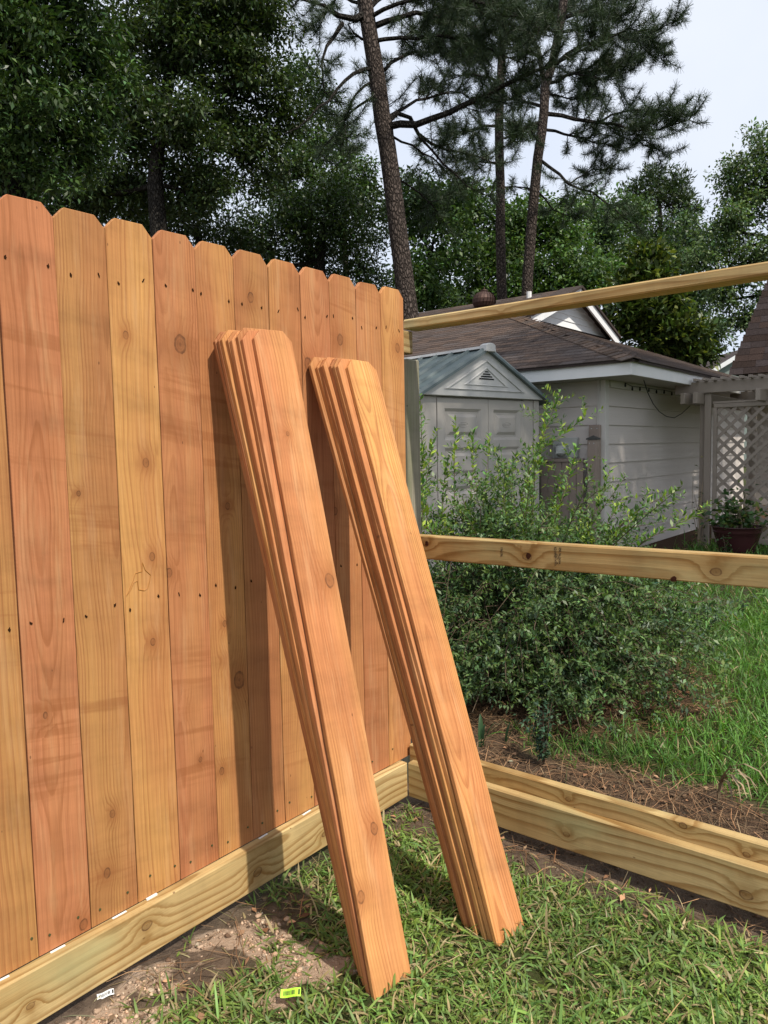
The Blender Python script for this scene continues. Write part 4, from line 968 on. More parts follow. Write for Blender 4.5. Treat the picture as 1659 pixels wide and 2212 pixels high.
broadleaf('evergreen_tree', 'low dark shrubby tree crown seen between oak trunk and pickets', [(430, 560), (430, 500)], 18,
          [(420, 480, 18, 110, 60), (330, 470, 18, 100, 60), (500, 500, 18, 90, 60), (220, 460, 18, 90, 50)],
          (.13, .05), 1.0, (.040, .068, .020), M_LEAF, 14, group=GR, clump=.5, lpc=60, tr=.16)
broadleaf('oak_tree', 'hazy mid green tree filling the gap between oak crown and leaning pine', [(665, 640), (668, 480), (672, 380)], 25,
          [(670, 330, 25, 60, 60), (640, 420, 25, 80, 50), (745, 430, 25, 70, 50), (610, 360, 24, 50, 60), (800, 470, 26, 50, 60), (690, 240, 25, 45, 55), (780, 380, 25, 40, 40), (650, 180, 24, 40, 60), (740, 330, 26, 40, 40), (900, 420, 27, 45, 50)],
          (.17, .075), .85, (.052, .088, .030), M_LEAF, 15, group=GR, clump=.5, lpc=54, tr=.16)
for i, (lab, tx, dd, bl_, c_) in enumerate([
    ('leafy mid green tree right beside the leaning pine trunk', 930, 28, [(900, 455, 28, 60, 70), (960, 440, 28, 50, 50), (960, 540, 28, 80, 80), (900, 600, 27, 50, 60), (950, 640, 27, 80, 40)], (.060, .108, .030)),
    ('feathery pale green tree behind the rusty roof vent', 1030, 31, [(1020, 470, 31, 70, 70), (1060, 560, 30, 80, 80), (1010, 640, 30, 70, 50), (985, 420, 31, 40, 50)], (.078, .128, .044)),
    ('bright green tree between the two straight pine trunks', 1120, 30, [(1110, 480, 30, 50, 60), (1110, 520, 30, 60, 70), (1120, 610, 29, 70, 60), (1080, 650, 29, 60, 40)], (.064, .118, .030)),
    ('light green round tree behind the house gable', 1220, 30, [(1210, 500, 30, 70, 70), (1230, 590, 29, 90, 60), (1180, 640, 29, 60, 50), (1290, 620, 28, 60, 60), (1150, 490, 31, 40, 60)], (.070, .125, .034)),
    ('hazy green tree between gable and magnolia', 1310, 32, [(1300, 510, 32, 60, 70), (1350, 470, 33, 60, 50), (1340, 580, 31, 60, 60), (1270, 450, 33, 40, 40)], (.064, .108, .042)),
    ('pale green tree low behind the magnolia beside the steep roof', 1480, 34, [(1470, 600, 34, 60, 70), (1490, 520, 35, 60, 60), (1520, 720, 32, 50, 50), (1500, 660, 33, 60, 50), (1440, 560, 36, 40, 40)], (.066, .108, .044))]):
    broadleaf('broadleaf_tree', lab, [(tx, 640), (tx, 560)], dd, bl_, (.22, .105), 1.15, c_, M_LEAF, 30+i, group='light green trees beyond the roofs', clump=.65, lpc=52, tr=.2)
broadleaf('elm_tree', 'big airy light green tree rising above the steep brown roof', [(1700, 640), (1680, 520), (1670, 420)], 22,
          [(1640, 390, 22, 70, 80), (1570, 480, 22, 60, 55), (1610, 560, 22, 90, 60), (1650, 670, 22, 50, 50), (1560, 640, 22, 40, 40), (1800, 420, 22, 130, 170), (1590, 390, 22.5, 40, 40), (1640, 310, 22, 40, 40), (1510, 560, 22, 40, 30), (1590, 700, 22, 40, 25)],
          (.14, .065), .95, (.100, .152, .062), M_LEAF, 41, clump=.42, lpc=58, tr=.2)
broadleaf('magnolia_tree', 'glossy leaved magnolia with yellowish new leaves above the house eave', [(1410, 770), (1405, 640), (1400, 570)], 18,
          [(1400, 555, 18, 35, 28), (1398, 610, 18, 60, 38), (1415, 670, 18, 70, 40), (1440, 725, 18, 80, 38), (1480, 765, 18, 70, 25), (1360, 690, 18, 40, 40)],
          (.22, .095), 1.35, (.050, .080, .016), M_GLOSS, 42, clump=.32, lpc=34, tr=.14, alt=(.15, .18, .030), pa=.12, droop=-.2)
# ------------------------------------------------------------------ pines
def needle_tufts(P, A, r, nn, L, wd, col, spread=1.15):
    """P tuft points, A shoot directions; nn needles each"""
    m = len(P)*nn; Pi = np.repeat(P, nn, 0); Ai = np.repeat(A, nn, 0)
    Dd = Ai*(1.15-spread*.5)+rdir(m, r)*spread; Dd /= np.linalg.norm(Dd, axis=1, keepdims=True)
    Pi = Pi-Ai*r.uniform(0, .10, (m, 1))
    Sx = np.cross(Dd, rdir(m, r)); Sx /= np.linalg.norm(Sx, axis=1, keepdims=True)+1e-9
    Ln = L*r.uniform(.7, 1.15, (m, 1)); w = wd*.5
    V = np.stack([Pi-Sx*w*.6, Pi+Sx*w*.6, Pi+Dd*Ln*.95+Sx*w*.5, Pi+Dd*Ln-Sx*w*.3], 1).reshape(-1, 3)
    return V, np.arange(m*4).reshape(m, 4), cols(m, col, r, .28, .10, 4)
def resample(pts, step):
    pts = np.array(pts); seg = np.linalg.norm(np.diff(pts, axis=0), axis=1); s = np.concatenate([[0], np.cumsum(seg)])
    t = np.linspace(0, s[-1], max(3, int(s[-1]/step)+1)); return np.stack([np.interp(t, s, pts[:, k]) for k in range(3)], 1)
def pine(name, label, trunk, D, limbs, seed, tr, group, col=(.034, .056, .024), nn=38, L=.17, wd=.011, sub=.19, subL=(.4, 1.15), tstep=.10):
    r = np.random.default_rng(seed)
    tp = [Vector(at(x, y, D)) for x, y in trunk]; base = Vector((tp[0].x+(tp[0].x-tp[1].x)*.4, tp[0].y, 0))
    t = thing(name, label, 'tree', tuple(base), group)
    pts = resample([tuple(base-Vector((0, 0, .2)))]+[tuple(q) for q in tp], .6); n = len(pts)
    mb = MB(); mb.tube([Vector(q)+Vector(r.normal(size=3)*.006) for q in pts], [tr*(1.12-.40*i/(n-1)) for i in range(n)], 14); mb.build('trunk', M_BARKP, t, smooth=True)
    fol = Fol(); lm = MB(); tw = MB()
    for li in limbs:
        pp = li['p']; dd = li.get('d', 0); need = li.get('n', 1.0); r0_ = li.get('r', .05)
        m = len(pp); w = np.array([at(x, y, D+dd*i/(m-1)) for i, (x, y) in enumerate(pp)])
        w = resample(w, .35); k = len(w); w[1:] += r.normal(0, .02, (k-1, 3))
        lm.tube([Vector(q) for q in w], np.linspace(r0_, .010, k), 6)
        if need <= 0: continue
        ln = resample(w, sub/need)
        for j in range(len(ln)):
            tt = j/(len(ln)-1)
            if tt < li.get('s', .22): continue
            tg = ln[min(j+1, len(ln)-1)]-ln[max(j-1, 0)]; tg = tg/(np.linalg.norm(tg)+1e-9)
            for _ in range(3):
                dv = tg*.75+rdir(1, r)[0]*.95; dv[2] += .22; dv /= np.linalg.norm(dv)
                sl = r.uniform(*subL)*(1.12-.55*tt)
                e = ln[j]+dv*sl; mid = (ln[j]+e)/2+np.array([0, 0, -.05*sl]); e = e+np.array([0, 0, .10*sl])
                tw.tube([ln[j], mid, e], [.012, .008, .004], 4, cap=False)
                sp = resample([ln[j], mid, e], tstep); a = np.gradient(sp, axis=0); a /= np.linalg.norm(a, axis=1, keepdims=True); a[:, 2] += .35; a /= np.linalg.norm(a, axis=1, keepdims=True)
                keep = slice(max(1, int(len(sp)*.35)), None)
                V, q, C = needle_tufts(sp[keep], a[keep], r, nn, L, wd, col); fol.add(V, q, C)
    tag(lm.build('limbs', M_BARKO, t), kind='stuff'); tag(tw.build('twigs', M_BARKO, t), kind='stuff')
    tag(obj('crown', fol.mesh('crown'), M_NEEDLE, t), kind='stuff')
    return t
pine('pine_tree', 'thick leaning pine trunk with plated bark rising behind the end of the cedar fence',
     [(890, 760), (884, 690), (852, 430), (816, 180), (787, 0), (772, -120)], 16,
     [dict(p=[(795, 25), (760, 42), (715, 25), (680, 5), (610, -15)], d=-1, r=.09, n=.6, s=.4),
      dict(p=[(812, 85), (770, 85), (750, 50)], d=.5, r=.04, n=.5), dict(p=[(740, 50), (715, 90), (695, 130), (700, 200)], d=-.6, r=.05, n=.7, s=.45),
      dict(p=[(815, 150), (765, 155), (725, 195), (680, 245), (620, 290)], d=-1.5, r=.045, n=0),
      dict(p=[(830, 275), (895, 270), (960, 250), (1060, 200), (1150, 160), (1260, 110), (1360, 60)], d=-1.5, r=.085, n=.8, s=.3),
      dict(p=[(845, 310), (848, 280), (830, 215), (790, 160)], d=1, r=.05, n=.5),
      dict(p=[(838, 262), (862, 242), (890, 256), (905, 292), (955, 322), (1010, 330), (1060, 350)], d=1.2, r=.06, n=.8, s=.35),
      dict(p=[(905, 295), (960, 360), (1010, 400), (1060, 425)], d=1.5, r=.03, n=.35, s=.3),
      dict(p=[(800, 60), (870, 30), (960, 35), (1060, 70), (1140, 100)], d=.8, r=.07, n=1.0, s=.2),
      dict(p=[(795, 20), (850, -30), (920, -50), (1020, -20), (1120, 10)], d=1.5, r=.06, n=1.0, s=.25),
      dict(p=[(815, 160), (870, 120), (950, 110), (1040, 130)], d=2, r=.045, n=.9, s=.25),
      dict(p=[(820, 200), (760, 240), (720, 290), (690, 330)], d=2.5, r=.035, n=.5, s=.4),
      dict(p=[(845, 380), (890, 400), (930, 440), (955, 470)], d=1.0, r=.03, n=.7, s=.4),
      dict(p=[(800, 90), (880, 80), (960, 75), (1050, 100), (1130, 140)], d=-1.2, r=.05, n=1.1, s=.2), dict(p=[(795, 40), (880, 0), (980, -10), (1090, 20), (1180, 60)], d=-2, r=.05, n=1.1, s=.2),
      dict(p=[(840, 290), (900, 320), (950, 350), (990, 390)], d=2.2, r=.03, n=.8, s=.4), dict(p=[(835, 255), (900, 215), (980, 195), (1050, 230)], d=1.8, r=.04, n=.8, s=.3),
      dict(p=[(815, 170), (770, 200), (745, 260), (750, 320)], d=-.8, r=.03, n=.7, s=.4), dict(p=[(790, 10), (730, -10), (690, 40), (660, 60)], d=1.2, r=.04, n=.8, s=.4)],
     51, .215, 'tall pines')
pine('pine_tree', 'straight pine trunk farther from the house gable, rising behind the rusty roof vent',
     [(1086, 680), (1082, 560), (1080, 400), (1078, 250), (1084, 110), (1090, -60)], 24,
     [dict(p=[(1080, 270), (1045, 272), (1010, 285), (965, 290)], d=-2, r=.05, n=.8), dict(p=[(1080, 300), (1120, 290), (1150, 275)], d=2, r=.04, n=.7),
      dict(p=[(1082, 180), (1030, 160), (980, 165), (930, 190)], d=1, r=.05, n=.8), dict(p=[(1080, 355), (1040, 350), (1000, 345)], d=1.5, r=.04, n=.7), dict(p=[(1085, 90), (1130, 60), (1190, 50)], d=1, r=.05),
      dict(p=[(1083, 120), (1020, 90), (960, 80)], d=-1.5, r=.05), dict(p=[(1088, 20), (1040, 0), (990, 0)], d=1, r=.05), dict(p=[(1090, -20), (1140, -20), (1200, 0)], d=0, r=.05),
      dict(p=[(1085, 220), (1130, 200), (1160, 190)], d=-1.5, r=.04), dict(p=[(1082, 405), (1110, 405), (1150, 412)], d=1.0, r=.035, n=.2, s=.6)],
     52, .165, 'tall pines', wd=.016, L=.20, sub=.22, nn=32)
pine('pine_tree', 'slim right-leaning pine with long horizontal branches beside the house gable',
     [(1134, 680), (1138, 632), (1157, 372), (1172, 279), (1178, 186), (1196, 130), (1213, 40), (1225, -60)], 20,
     [dict(p=[(1178, 190), (1165, 123), (1140, 60), (1120, -20)], r=.09, n=.9, s=.4, d=.5),
      dict(p=[(1183, 246), (1250, 258), (1317, 266), (1362, 279), (1432, 280), (1490, 258)], d=-1.0, r=.06, n=1.0, s=.25),
      dict(p=[(1300, 262), (1350, 240), (1420, 238), (1470, 246)], d=.6, r=.03, n=.9, s=.1), dict(p=[(1362, 279), (1400, 310), (1430, 328)], d=-.5, r=.02, n=1, s=.2),
      dict(p=[(1174, 280), (1230, 290), (1300, 310), (1340, 320)], d=1.5, r=.045, n=.7, s=.3),
      dict(p=[(1166, 345), (1200, 372), (1230, 400), (1280, 418), (1317, 446), (1369, 487)], d=-1, r=.045, n=.45, s=.2),
      dict(p=[(1230, 398), (1270, 370), (1320, 360)], d=1, r=.025, n=.8, s=.3), dict(p=[(1160, 412), (1190, 450), (1240, 470)], d=.8, r=.03, n=.6, s=.3),
      dict(p=[(1195, 145), (1240, 105), (1285, 88), (1347, 74), (1417, 70), (1450, 45)], d=-1.2, r=.06, n=1.0, s=.2), dict(p=[(1347, 74), (1395, 95), (1435, 120)], d=0, r=.02, n=1, s=.1),
      dict(p=[(1182, 180), (1243, 160), (1302, 149), (1355, 130), (1380, 112)], d=1.5, r=.05, n=1.0, s=.2), dict(p=[(1243, 160), (1290, 170), (1350, 158)], d=.5, r=.03, n=1, s=.2),
      dict(p=[(1213, 40), (1270, 20), (1330, 5), (1370, -20)], d=1, r=.06, n=1.0, s=.2), dict(p=[(1210, 70), (1260, 60), (1320, 40), (1350, 30)], d=-1, r=.05, n=1.0, s=.2),
      dict(p=[(1165, 264), (1130, 280), (1105, 300)], d=-1, r=.04, n=.8), dict(p=[(1170, 230), (1120, 215), (1060, 220)], d=1.5, r=.045, n=.9), dict(p=[(1165, 120), (1100, 100), (1040, 110), (990, 130)], d=1, r=.05, n=.9),
      dict(p=[(1150, 80), (1090, 40), (1020, 30), (960, 40)], d=-1, r=.05, n=1.0), dict(p=[(1140, 60), (1180, 30), (1230, 10)], d=1.5, r=.04, n=1.0), dict(p=[(1178, 200), (1230, 215), (1280, 205)], d=2, r=.03, n=.8),
      dict(p=[(1160, 413), (1130, 403), (1105, 401)], d=.5, r=.03, n=.2, s=.6)],
     53, .15, 'tall pines', wd=.014, L=.19, sub=.19, nn=36)
broadleaf('pine_tree', 'distant round-topped pine with fine branches above the magnolia', [(1432, 640), (1428, 520), (1425, 430)], 40,
          [(1425, 385, 40, 45, 24), (1390, 415, 40, 40, 26), (1465, 412, 40, 42, 26), (1425, 440, 40, 60, 28), (1375, 465, 40, 34, 22), (1478, 462, 40, 38, 24), (1430, 495, 40, 60, 26), (1390, 520, 40, 40, 20), (1470, 520, 40, 40, 22)],
          (.34, .075), .80, (.050, .078, .030), M_NEEDLE, 54, bark_=M_BARKP, group='tall pines', clump=.55, lpc=44, tr=.2, droop=-.3)
pine('pine_tree', 'small slender far pine seen between the oak and the leaning trunk', [(745, 520), (740, 400), (738, 290)], 34,
     [dict(p=[(740, y0_), (740+dx_*.5, y0_-5), (740+dx_, y0_-12)], d=dz_, r=.05, n=.6, s=.3) for y0_, dx_, dz_ in ((380, -50, 1), (375, 45, -1), (340, -55, -2), (335, 45, 2), (310, -40, 2), (300, 45, -2), (285, -25, -1.5), (280, 30, 1.5), (265, 5, 2))],
     55, .15, 'tall pines', wd=.026, L=.30, sub=.34, nn=22, tstep=.22, col=(.032, .055, .022))
# shade tree outside the picture's right edge: it keeps the sun off shed and house
def shade_tree(label, base, c, rad, seed, nclump):
    r = np.random.default_rng(seed); t = thing('oak_tree', label, 'tree', base)
    mb = MB(); mb.tube([Vector(base)-Vector((0, 0, .2)), Vector((base[0]+.1, base[1], c[2]*.4)), Vector((base[0]-.1, base[1]+.1, c[2]))], [.32, .24, .14], 10); mb.build('trunk', M_BARKO, t, smooth=True)
    v = rdir(nclump, r); cc = np.array(c)+v*(r.random(nclump)**(1/2.6))[:, None]*np.array(rad); lim = MB()
    for k in range(0, nclump, 4): lim.tube(curve((base[0], base[1], c[2]*.75), cc[k], .12, r, 4), np.linspace(.06, .01, 4), 4, cap=False)
    tag(lim.build('branches', M_BARKO, t), kind='stuff'); lpc = 40; m = nclump*lpc; off = r.normal(size=(m, 3))*.35
    N = rdir(m, r); V, q_ = leaf_quads(np.repeat(cc, lpc, 0)+off, off+rdir(m, r)*.5, N, .2*r.uniform(.7, 1.2, m), .10*r.uniform(.7, 1.2, m))
    f = Fol(); f.add(V, q_, cols(m, (.04, .07, .02), r)); tag(obj('crown', f.mesh('crown'), M_LEAF, t), kind='stuff')
shade_tree('spreading oak added out of view to shade the shed and house', (5.2, 6.6, 0), (4.6, 7.0, 10.0), (3.0, 4.8, 2.6), 61, 420)

# ------------------------------------------------------------------ shrub in front of the shed
def shrub(name, label, cx, cy, seed):
    r = np.random.default_rng(seed); t = thing(name, label, 'shrub', (cx, cy, 0))
    st = MB(); fol = Fol()
    def leafy(pts, step, L, wd, col, alt, pa, up=.0, var=.3):
        sp = resample(pts, step); n = len(sp); tg = np.gradient(sp, axis=0); tg /= np.linalg.norm(tg, axis=1, keepdims=True)+1e-9
        P = np.repeat(sp, 2, 0); Tg = np.repeat(tg, 2, 0); sd_ = np.cross(Tg, rdir(len(P), r)); sd_ /= np.linalg.norm(sd_, axis=1, keepdims=True)+1e-9
        Dd = sd_+Tg*.6; Dd[:, 2] += up; N = rdir(len(P), r)*.6; N[:, 2] += 1
        V, q_ = leaf_quads(P, Dd, N, L*r.uniform(.6, 1.25, len(P)), wd*r.uniform(.7, 1.2, len(P)), .18)
        fol.add(V, q_, cols(len(P), col, r, var, .12, 4, alt, pa))
    # arching main canes with side twigs
    for i in range(250):
        a = r.uniform(0, 2*math.pi); rb = r.uniform(0, .25); b = np.array([cx+rb*math.cos(a), cy+rb*math.sin(a), 0])
        a2 = a+r.normal(0, .5); R_ = r.uniform(.25, 1.12); hz = r.uniform(.45, 1.02)*(1-.25*(R_-.5))
        if math.cos(a2-math.radians(-25)) > .5: R_ *= 1.18
        if i >= 190: a2 = r.normal(-1.0, .8); R_ = r.uniform(.6, 1.12); hz = r.uniform(.22, .5)
        e = np.array([cx+R_*math.cos(a2), cy+R_*.9*math.sin(a2), hz-.42*max(R_-.35, 0)*r.uniform(.6, 2.0)])
        e[2] = max(e[2], .07); mid = (b+e)/2; mid[2] = max(hz*1.0, e[2])*r.uniform(.8, 1.08)
        ts = np.linspace(0, 1, 9)[:, None]; pts = b*(1-ts)**2+2*mid*ts*(1-ts)+e*ts**2+r.normal(0, .010, (9, 3))
        st.tube([Vector(q_) for q_ in pts], np.linspace(.006, .0018, 9), 5, cap=False)
        for k in range(21):
            j = r.uniform(.28, 1); p0 = np.array([np.interp(j, ts[:, 0], pts[:, c]) for c in range(3)])
            d = rdir(1, r)[0]; d[2] = d[2]*.5+.12; out = np.array([p0[0]-cx, p0[1]-cy, 0]); d = d+out*.5; d /= np.linalg.norm(d)
            ln = r.uniform(.10, .30); e2 = p0+d*ln+np.array([0, 0, -.05*ln]); m2 = (p0+e2)/2+np.array([0, 0, .03])
            if e2[2] < .06: continue
            if k % 3 == 0: st.tube([p0, m2, e2], [.0022, .0016, .001], 3, cap=False)
            hi = p0[2]/1.05
            c = (.100, .165, .055) if r.random() < .65 else (.070, .112, .052)
            leafy([p0, m2, e2], .020, .034, .0145, c, (.10, .17, .035), .05+.10*max(hi-.6, 0))
    # bare tangled twigs in the lower skirt
    for i in range(240):
        a = r.uniform(-2.6, .6); R_ = r.uniform(.45, 1.0); p0 = np.array([cx+.4*R_*math.cos(a), cy+.4*R_*math.sin(a), r.uniform(.15, .6)])
        e = np.array([cx+R_*math.cos(a+r.normal(0, .35)), cy+.95*R_*math.sin(a+r.normal(0, .3)), r.uniform(.04, .45)]); m = (p0+e)/2+np.array([0, 0, r.uniform(.02, .2)])+r.normal(0, .05, 3)
        st.tube([p0, m, e], [.003, .0022, .0012], 3, cap=False)
    # upright new shoots, pale green
    for fx, fy, fx0, fy0, d_ in ((2205, 1545, 2050, 1960, 4.9), (2300, 1645, 2080, 1800, 4.9), (1795, 1660, 1790, 2000, 4.8), (1655, 1560, 1650, 2050, 4.6), (1640, 1700, 1655, 2050, 4.5), (1860, 1700, 1850, 2000, 4.9), (2030, 1800, 1990, 2050, 4.8), (1930, 1720, 1900, 2020, 5.0),
                                  (2400, 1850, 2330, 2050, 4.7), (2660, 1935, 2440, 2070, 4.5), (2735, 2030, 2550, 2120, 4.3), (2150, 1600, 2100, 1900, 5.1), (1700, 1760, 1680, 2050, 4.6), (1960, 1820, 1940, 2030, 4.9), (2270, 1760, 2200, 2000, 4.7), (2450, 1960, 2380, 2080, 4.5), (1665, 1850, 1660, 2150, 4.4), (2560, 2010, 2450, 2090, 4.4), (2120, 1830, 2060, 2020, 4.8), (1760, 1830, 1740, 2040, 4.7)):
        e = at(fx/sc, fy/sc, d_); b = at(fx0/sc, fy0/sc, d_-.1); bb = b*.5+np.array([cx, cy, b[2]*.5])*.5; bb[2] = b[2]-.35
        pts = resample([bb, b, (b+e)/2+r.normal(0, .02, 3), e], .06); st.tube([Vector(q_) for q_ in pts], np.linspace(.0045, .0014, len(pts)), 4, cap=False)
        leafy(pts[2:], .024, .055, .020, (.115, .215, .045), (.30, .40, .05), .22, .35, .25)
        for k in range(8):
            p0 = pts[r.integers(len(pts)//3, len(pts))]; d = rdir(1, r)[0]*r.uniform(.08, .20); d[2] = abs(d[2]); leafy([p0, p0+d*.5, p0+d], .022, .040, .014, (.075, .15, .032), (.24, .32, .04), .35, .2, .25)
    for i in range(46):                                            # looser leafy canes over the top
        a = r.uniform(0, 6.28); R_ = r.uniform(.05, .85); b = np.array([cx+.5*R_*math.cos(a), cy+.5*R_*math.sin(a), .7]); e = np.array([cx+R_*1.15*math.cos(a), cy+R_*1.05*math.sin(a), r.uniform(1.02, 1.42)-.25*R_])
        pts = resample([b, (b+e)/2+np.array([0, 0, .08])+r.normal(0, .03, 3), e], .05); st.tube([Vector(q_) for q_ in pts], np.linspace(.004, .0014, len(pts)), 4, cap=False)
        leafy(pts[2:], .022, .042, .017, (.092, .165, .045), (.20, .28, .045), .12, .12, .28)
        for k in range(5):
            p0 = pts[r.integers(2, len(pts))]; d = rdir(1, r)[0]*r.uniform(.08, .18); leafy([p0, p0+d*.5, p0+d], .02, .036, .015, (.085, .15, .045), (.20, .28, .045), .1, .15, .28)
    tag(st.build('stems', M_TWIG, t), kind='stuff'); tag(obj('foliage', fol.mesh('foliage'), M_LEAF, t), kind='stuff')
shrub('arching_shrub', 'sprawling arching shrub with small dark leaves and pale upright shoots behind the rails', -.40, 1.74, 71)

def sprig(name, label, cx, cy, h, w, n, seed, col, L=.03, wd=.013):
    r = np.random.default_rng(seed); t = thing(name, label, 'plant', (cx, cy, float(gz(cx, cy)))); st = MB(); fol = Fol()
    for i in range(n):
        a = r.uniform(0, 6.28); b = np.array([cx, cy, -.01]); e = b+np.array([w*math.cos(a)*r.uniform(.3, 1), w*math.sin(a)*r.uniform(.3, 1), h*r.uniform(.5, 1)]); m = (b+e)/2+np.array([0, 0, h*.15])
        st.tube([b, m, e], [.003, .002, .001], 4, cap=False); sp = resample([b, m, e], .02)[2:]; P = np.repeat(sp, 2, 0); Dd = rdir(len(P), r); Dd[:, 2] *= .4; N = rdir(len(P), r)*.5; N[:, 2] += 1
        V, q_ = leaf_quads(P, Dd, N, L*r.uniform(.7, 1.2, len(P)), wd); fol.add(V, q_, cols(len(P), col, r, .3, .1, 4))
    tag(st.build('stems', M_TWIG, t), kind='stuff'); tag(obj('foliage', fol.mesh('foliage'), M_LEAF, t), kind='stuff')
a = pl(1175, 1648, 2, 0); sprig('seedling_shrub', 'small leafy sprig growing between bottom rail and shrub', a[0], a[1], .30, .11, 15, 5, (.040, .080, .045))
def strap(name, label, cx, cy, leaves_, mat, cat='plant'):
    t = thing(name, label, cat, (cx, cy, float(gz(cx, cy))))
    for (a, L, lean, wd, c, curl) in leaves_:
        mb = MB(); n = 7; pr = None; d = Vector((math.cos(a), math.sin(a), 0)); s_ = Vector((-math.sin(a), math.cos(a), 0))
        for i in range(n):
            u = i/(n-1); el = math.pi/2-lean-curl*u*u; 
            p_ = Vector((cx, cy, float(gz(cx, cy))-.01)) if pr is None else pr+(d*math.cos(el)+Vector((0, 0, 1))*math.sin(el))*(L/(n-1))
            pr = p_; w = wd*(1-.0*u)*math.sin(math.pi*(.22+.76*u))**.7
            if i == 0: vs = []
            vs += [p_-s_*w+Vector((0, 0, w*.5)), p_, p_+s_*w+Vector((0, 0, w*.5))]
        mb.add(vs, [(i*3+k, i*3+k+1, i*3+k+4, i*3+k+3) for i in range(n-1) for k in (0, 1)], c); mb.build('leaf', mat, t, smooth=True)
a = pl(1040, 1612, 2, 0); dg = (.028, .075, .022)
strap('bulb_plant', 'dark green strap leaves sprouting beside the right leaning stack', a[0], a[1], [(2.2, .16, .25, .014, dg, .3), (.5, .15, .3, .013, dg, .4), (1.2, .12, .1, .013, dg, .2)], M_GLOSS)
a = pl(1092, 1606, 2, 0); strap('bulb_plant', 'pair of broad strap leaves alone on the brown pine straw', a[0], a[1], [(.3, .15, .35, .016, dg, .3), (.9, .11, .1, .014, dg, .3)], M_GLOSS)
a = pl(1222, 1690, 2, 0); strap('bulb_plant', 'single pale strap leaf standing behind the bottom rail', a[0], a[1], [(.3, .15, .05, .013, (.10, .15, .06), .3)], M_GLOSS)
a = pl(1552, 1730, 2, 0); tn = (.46, .35, .22)
strap('withered_plant', 'tan withered clump of drooping dead leaves by the bottom rail', a[0], a[1], [(5.3+.12*k, .27+.05*(k % 3), .0, .0050+.0015*(k % 2), tuple(q_*(.45+.12*(k % 4)) for q_ in tn), 2.9-.1*k) for k in range(7)], M_STRAW)

# ------------------------------------------------------------------ plant pot
pc_ = pl(1592, 1175, 1, YP-.75); r1 = (1645-1540)/2*np.dot(pc_-CAM, CF)/F; zt_ = pl(1592, 1136, 1, YP-.75)[2]; zb_p = max(pl(1592, 1196, 1, YP-.75)[2], .0)
pot = thing('plant_pot', 'large maroon glazed pot in front of the lattice screen', 'pot', (pc_[0], YP-.75, 0))
h = zt_; mb = MB(); mb.lathe([(0, .012), (r1*.62, .0), (r1*.70, h*.25), (r1*.84, h*.6), (r1*.90, h*.78), (r1*.93, h*.80), (r1*.93, h*.84), (r1*.96, h*.97), (r1*1.0, h*.98), (r1*1.0, h*1.0), (r1*.93, h*1.0), (r1*.88, h*.92)], 36); mb.build('body', M_POT, pot, I4, True, smooth=True)
mb = MB(); mb.lathe([(r1*.89, h*.925), (0, h*.94)], 28); mb.build('soil', M_SOIL, pot, I4, True)
def bushy(name, label, c, w, h_, n, seed, col, alt, pa, L, wd, stems=10, dry=0):
    r = np.random.default_rng(seed); t = thing(name, label, 'plant', tuple(c)); st = MB(); fol = Fol(); c = np.array(c)
    for i in range(stems):
        e = c+np.array([r.normal(0, w*.45), r.normal(0, w*.3), h_*r.uniform(.5, 1.1)]); m = (c+e)/2+r.normal(0, .03, 3); b = c+np.array([r.normal(0, w*.2), r.normal(0, w*.2), 0])
        st.tube([b, m, e], [.006, .004, .002], 4, cap=False)
    P = c+np.stack([r.normal(0, w*.5, n), r.normal(0, w*.4, n), np.abs(r.normal(0, h_*.42, n))+.02], 1); N = rdir(n, r)*.7; N[:, 2] += .8
    V, q_ = leaf_quads(P, rdir(n, r, .5), N, L*r.uniform(.6, 1.2, n), wd*r.uniform(.7, 1.2, n)); fol.add(V, q_, cols(n, col, r, .3, .1, 4, alt, pa))
    tag(st.build('stems', plain('dry_stem', (.33, .26, .18), .9) if dry else M_TWIG, t), kind='stuff'); tag(obj('foliage', fol.mesh('foliage'), M_LEAF, t), kind='stuff')
bushy('potted_plant', 'leafy green plant with dry stalks growing in the maroon pot', (pc_[0], YP-.75, h*.93), r1*.95, .42, 420, 81, (.055, .11, .03), (.16, .20, .04), .2, .085, .05, 26, 1)
bushy('vine', 'thin dry vine with few leaves climbing the pergola post', (pb_, YP-.12, .0), .10, 1.0, 60, 82, (.06, .09, .03), (.25, .22, .10), .3, .06, .035, 12, 1)
bushy('seedling', 'small green seedling standing before the maroon pot', (pc_[0]-.03, YP-1.15, .0), .05, .34, 90, 83, (.05, .10, .035), None, 0, .06, .028, 4)

# ------------------------------------------------------------------ pine straw, clods, litter, grass
def scatter(n, x0, x1, y0, y1, wfun, r):
    P = []; got = 0
    while got < n:
        x = r.uniform(x0, x1, n); y = r.uniform(y0, y1, n); k = r.random(n) < wfun(x, y); P.append(np.stack([x[k], y[k]], 1)); got += k.sum()
        if len(P) > 60: break
    return np.concatenate(P)[:n]
r = np.random.default_rng(91)
def straw_w(x, y): s_, sn, st_ = masks(x, y); return np.clip(st_*1.0+s_*.18, 0, 1)
xy = scatter(9500, -1.4, 2.2, -2.3, 3.0, lambda x, y: straw_w(x, y)*((x > .05) | (y > .1)), r); n = len(xy)
a = r.uniform(0, math.pi*2, n); d = np.stack([np.cos(a), np.sin(a), r.normal(0, .16, n)], 1); L = r.uniform(.05, .17, n)[:, None]; z = gz(xy[:, 0], xy[:, 1])+r.uniform(.002, .018, n)
P = np.concatenate([xy, z[:, None]], 1); side = np.stack([-np.sin(a), np.cos(a), np.zeros(n)], 1)*.0011; mid = P+d*L*.5+np.stack([np.zeros(n), np.zeros(n), r.uniform(0, .012, n)], 1)+np.cross(d, [0, 0, 1])*r.normal(0, .008, (n, 1))
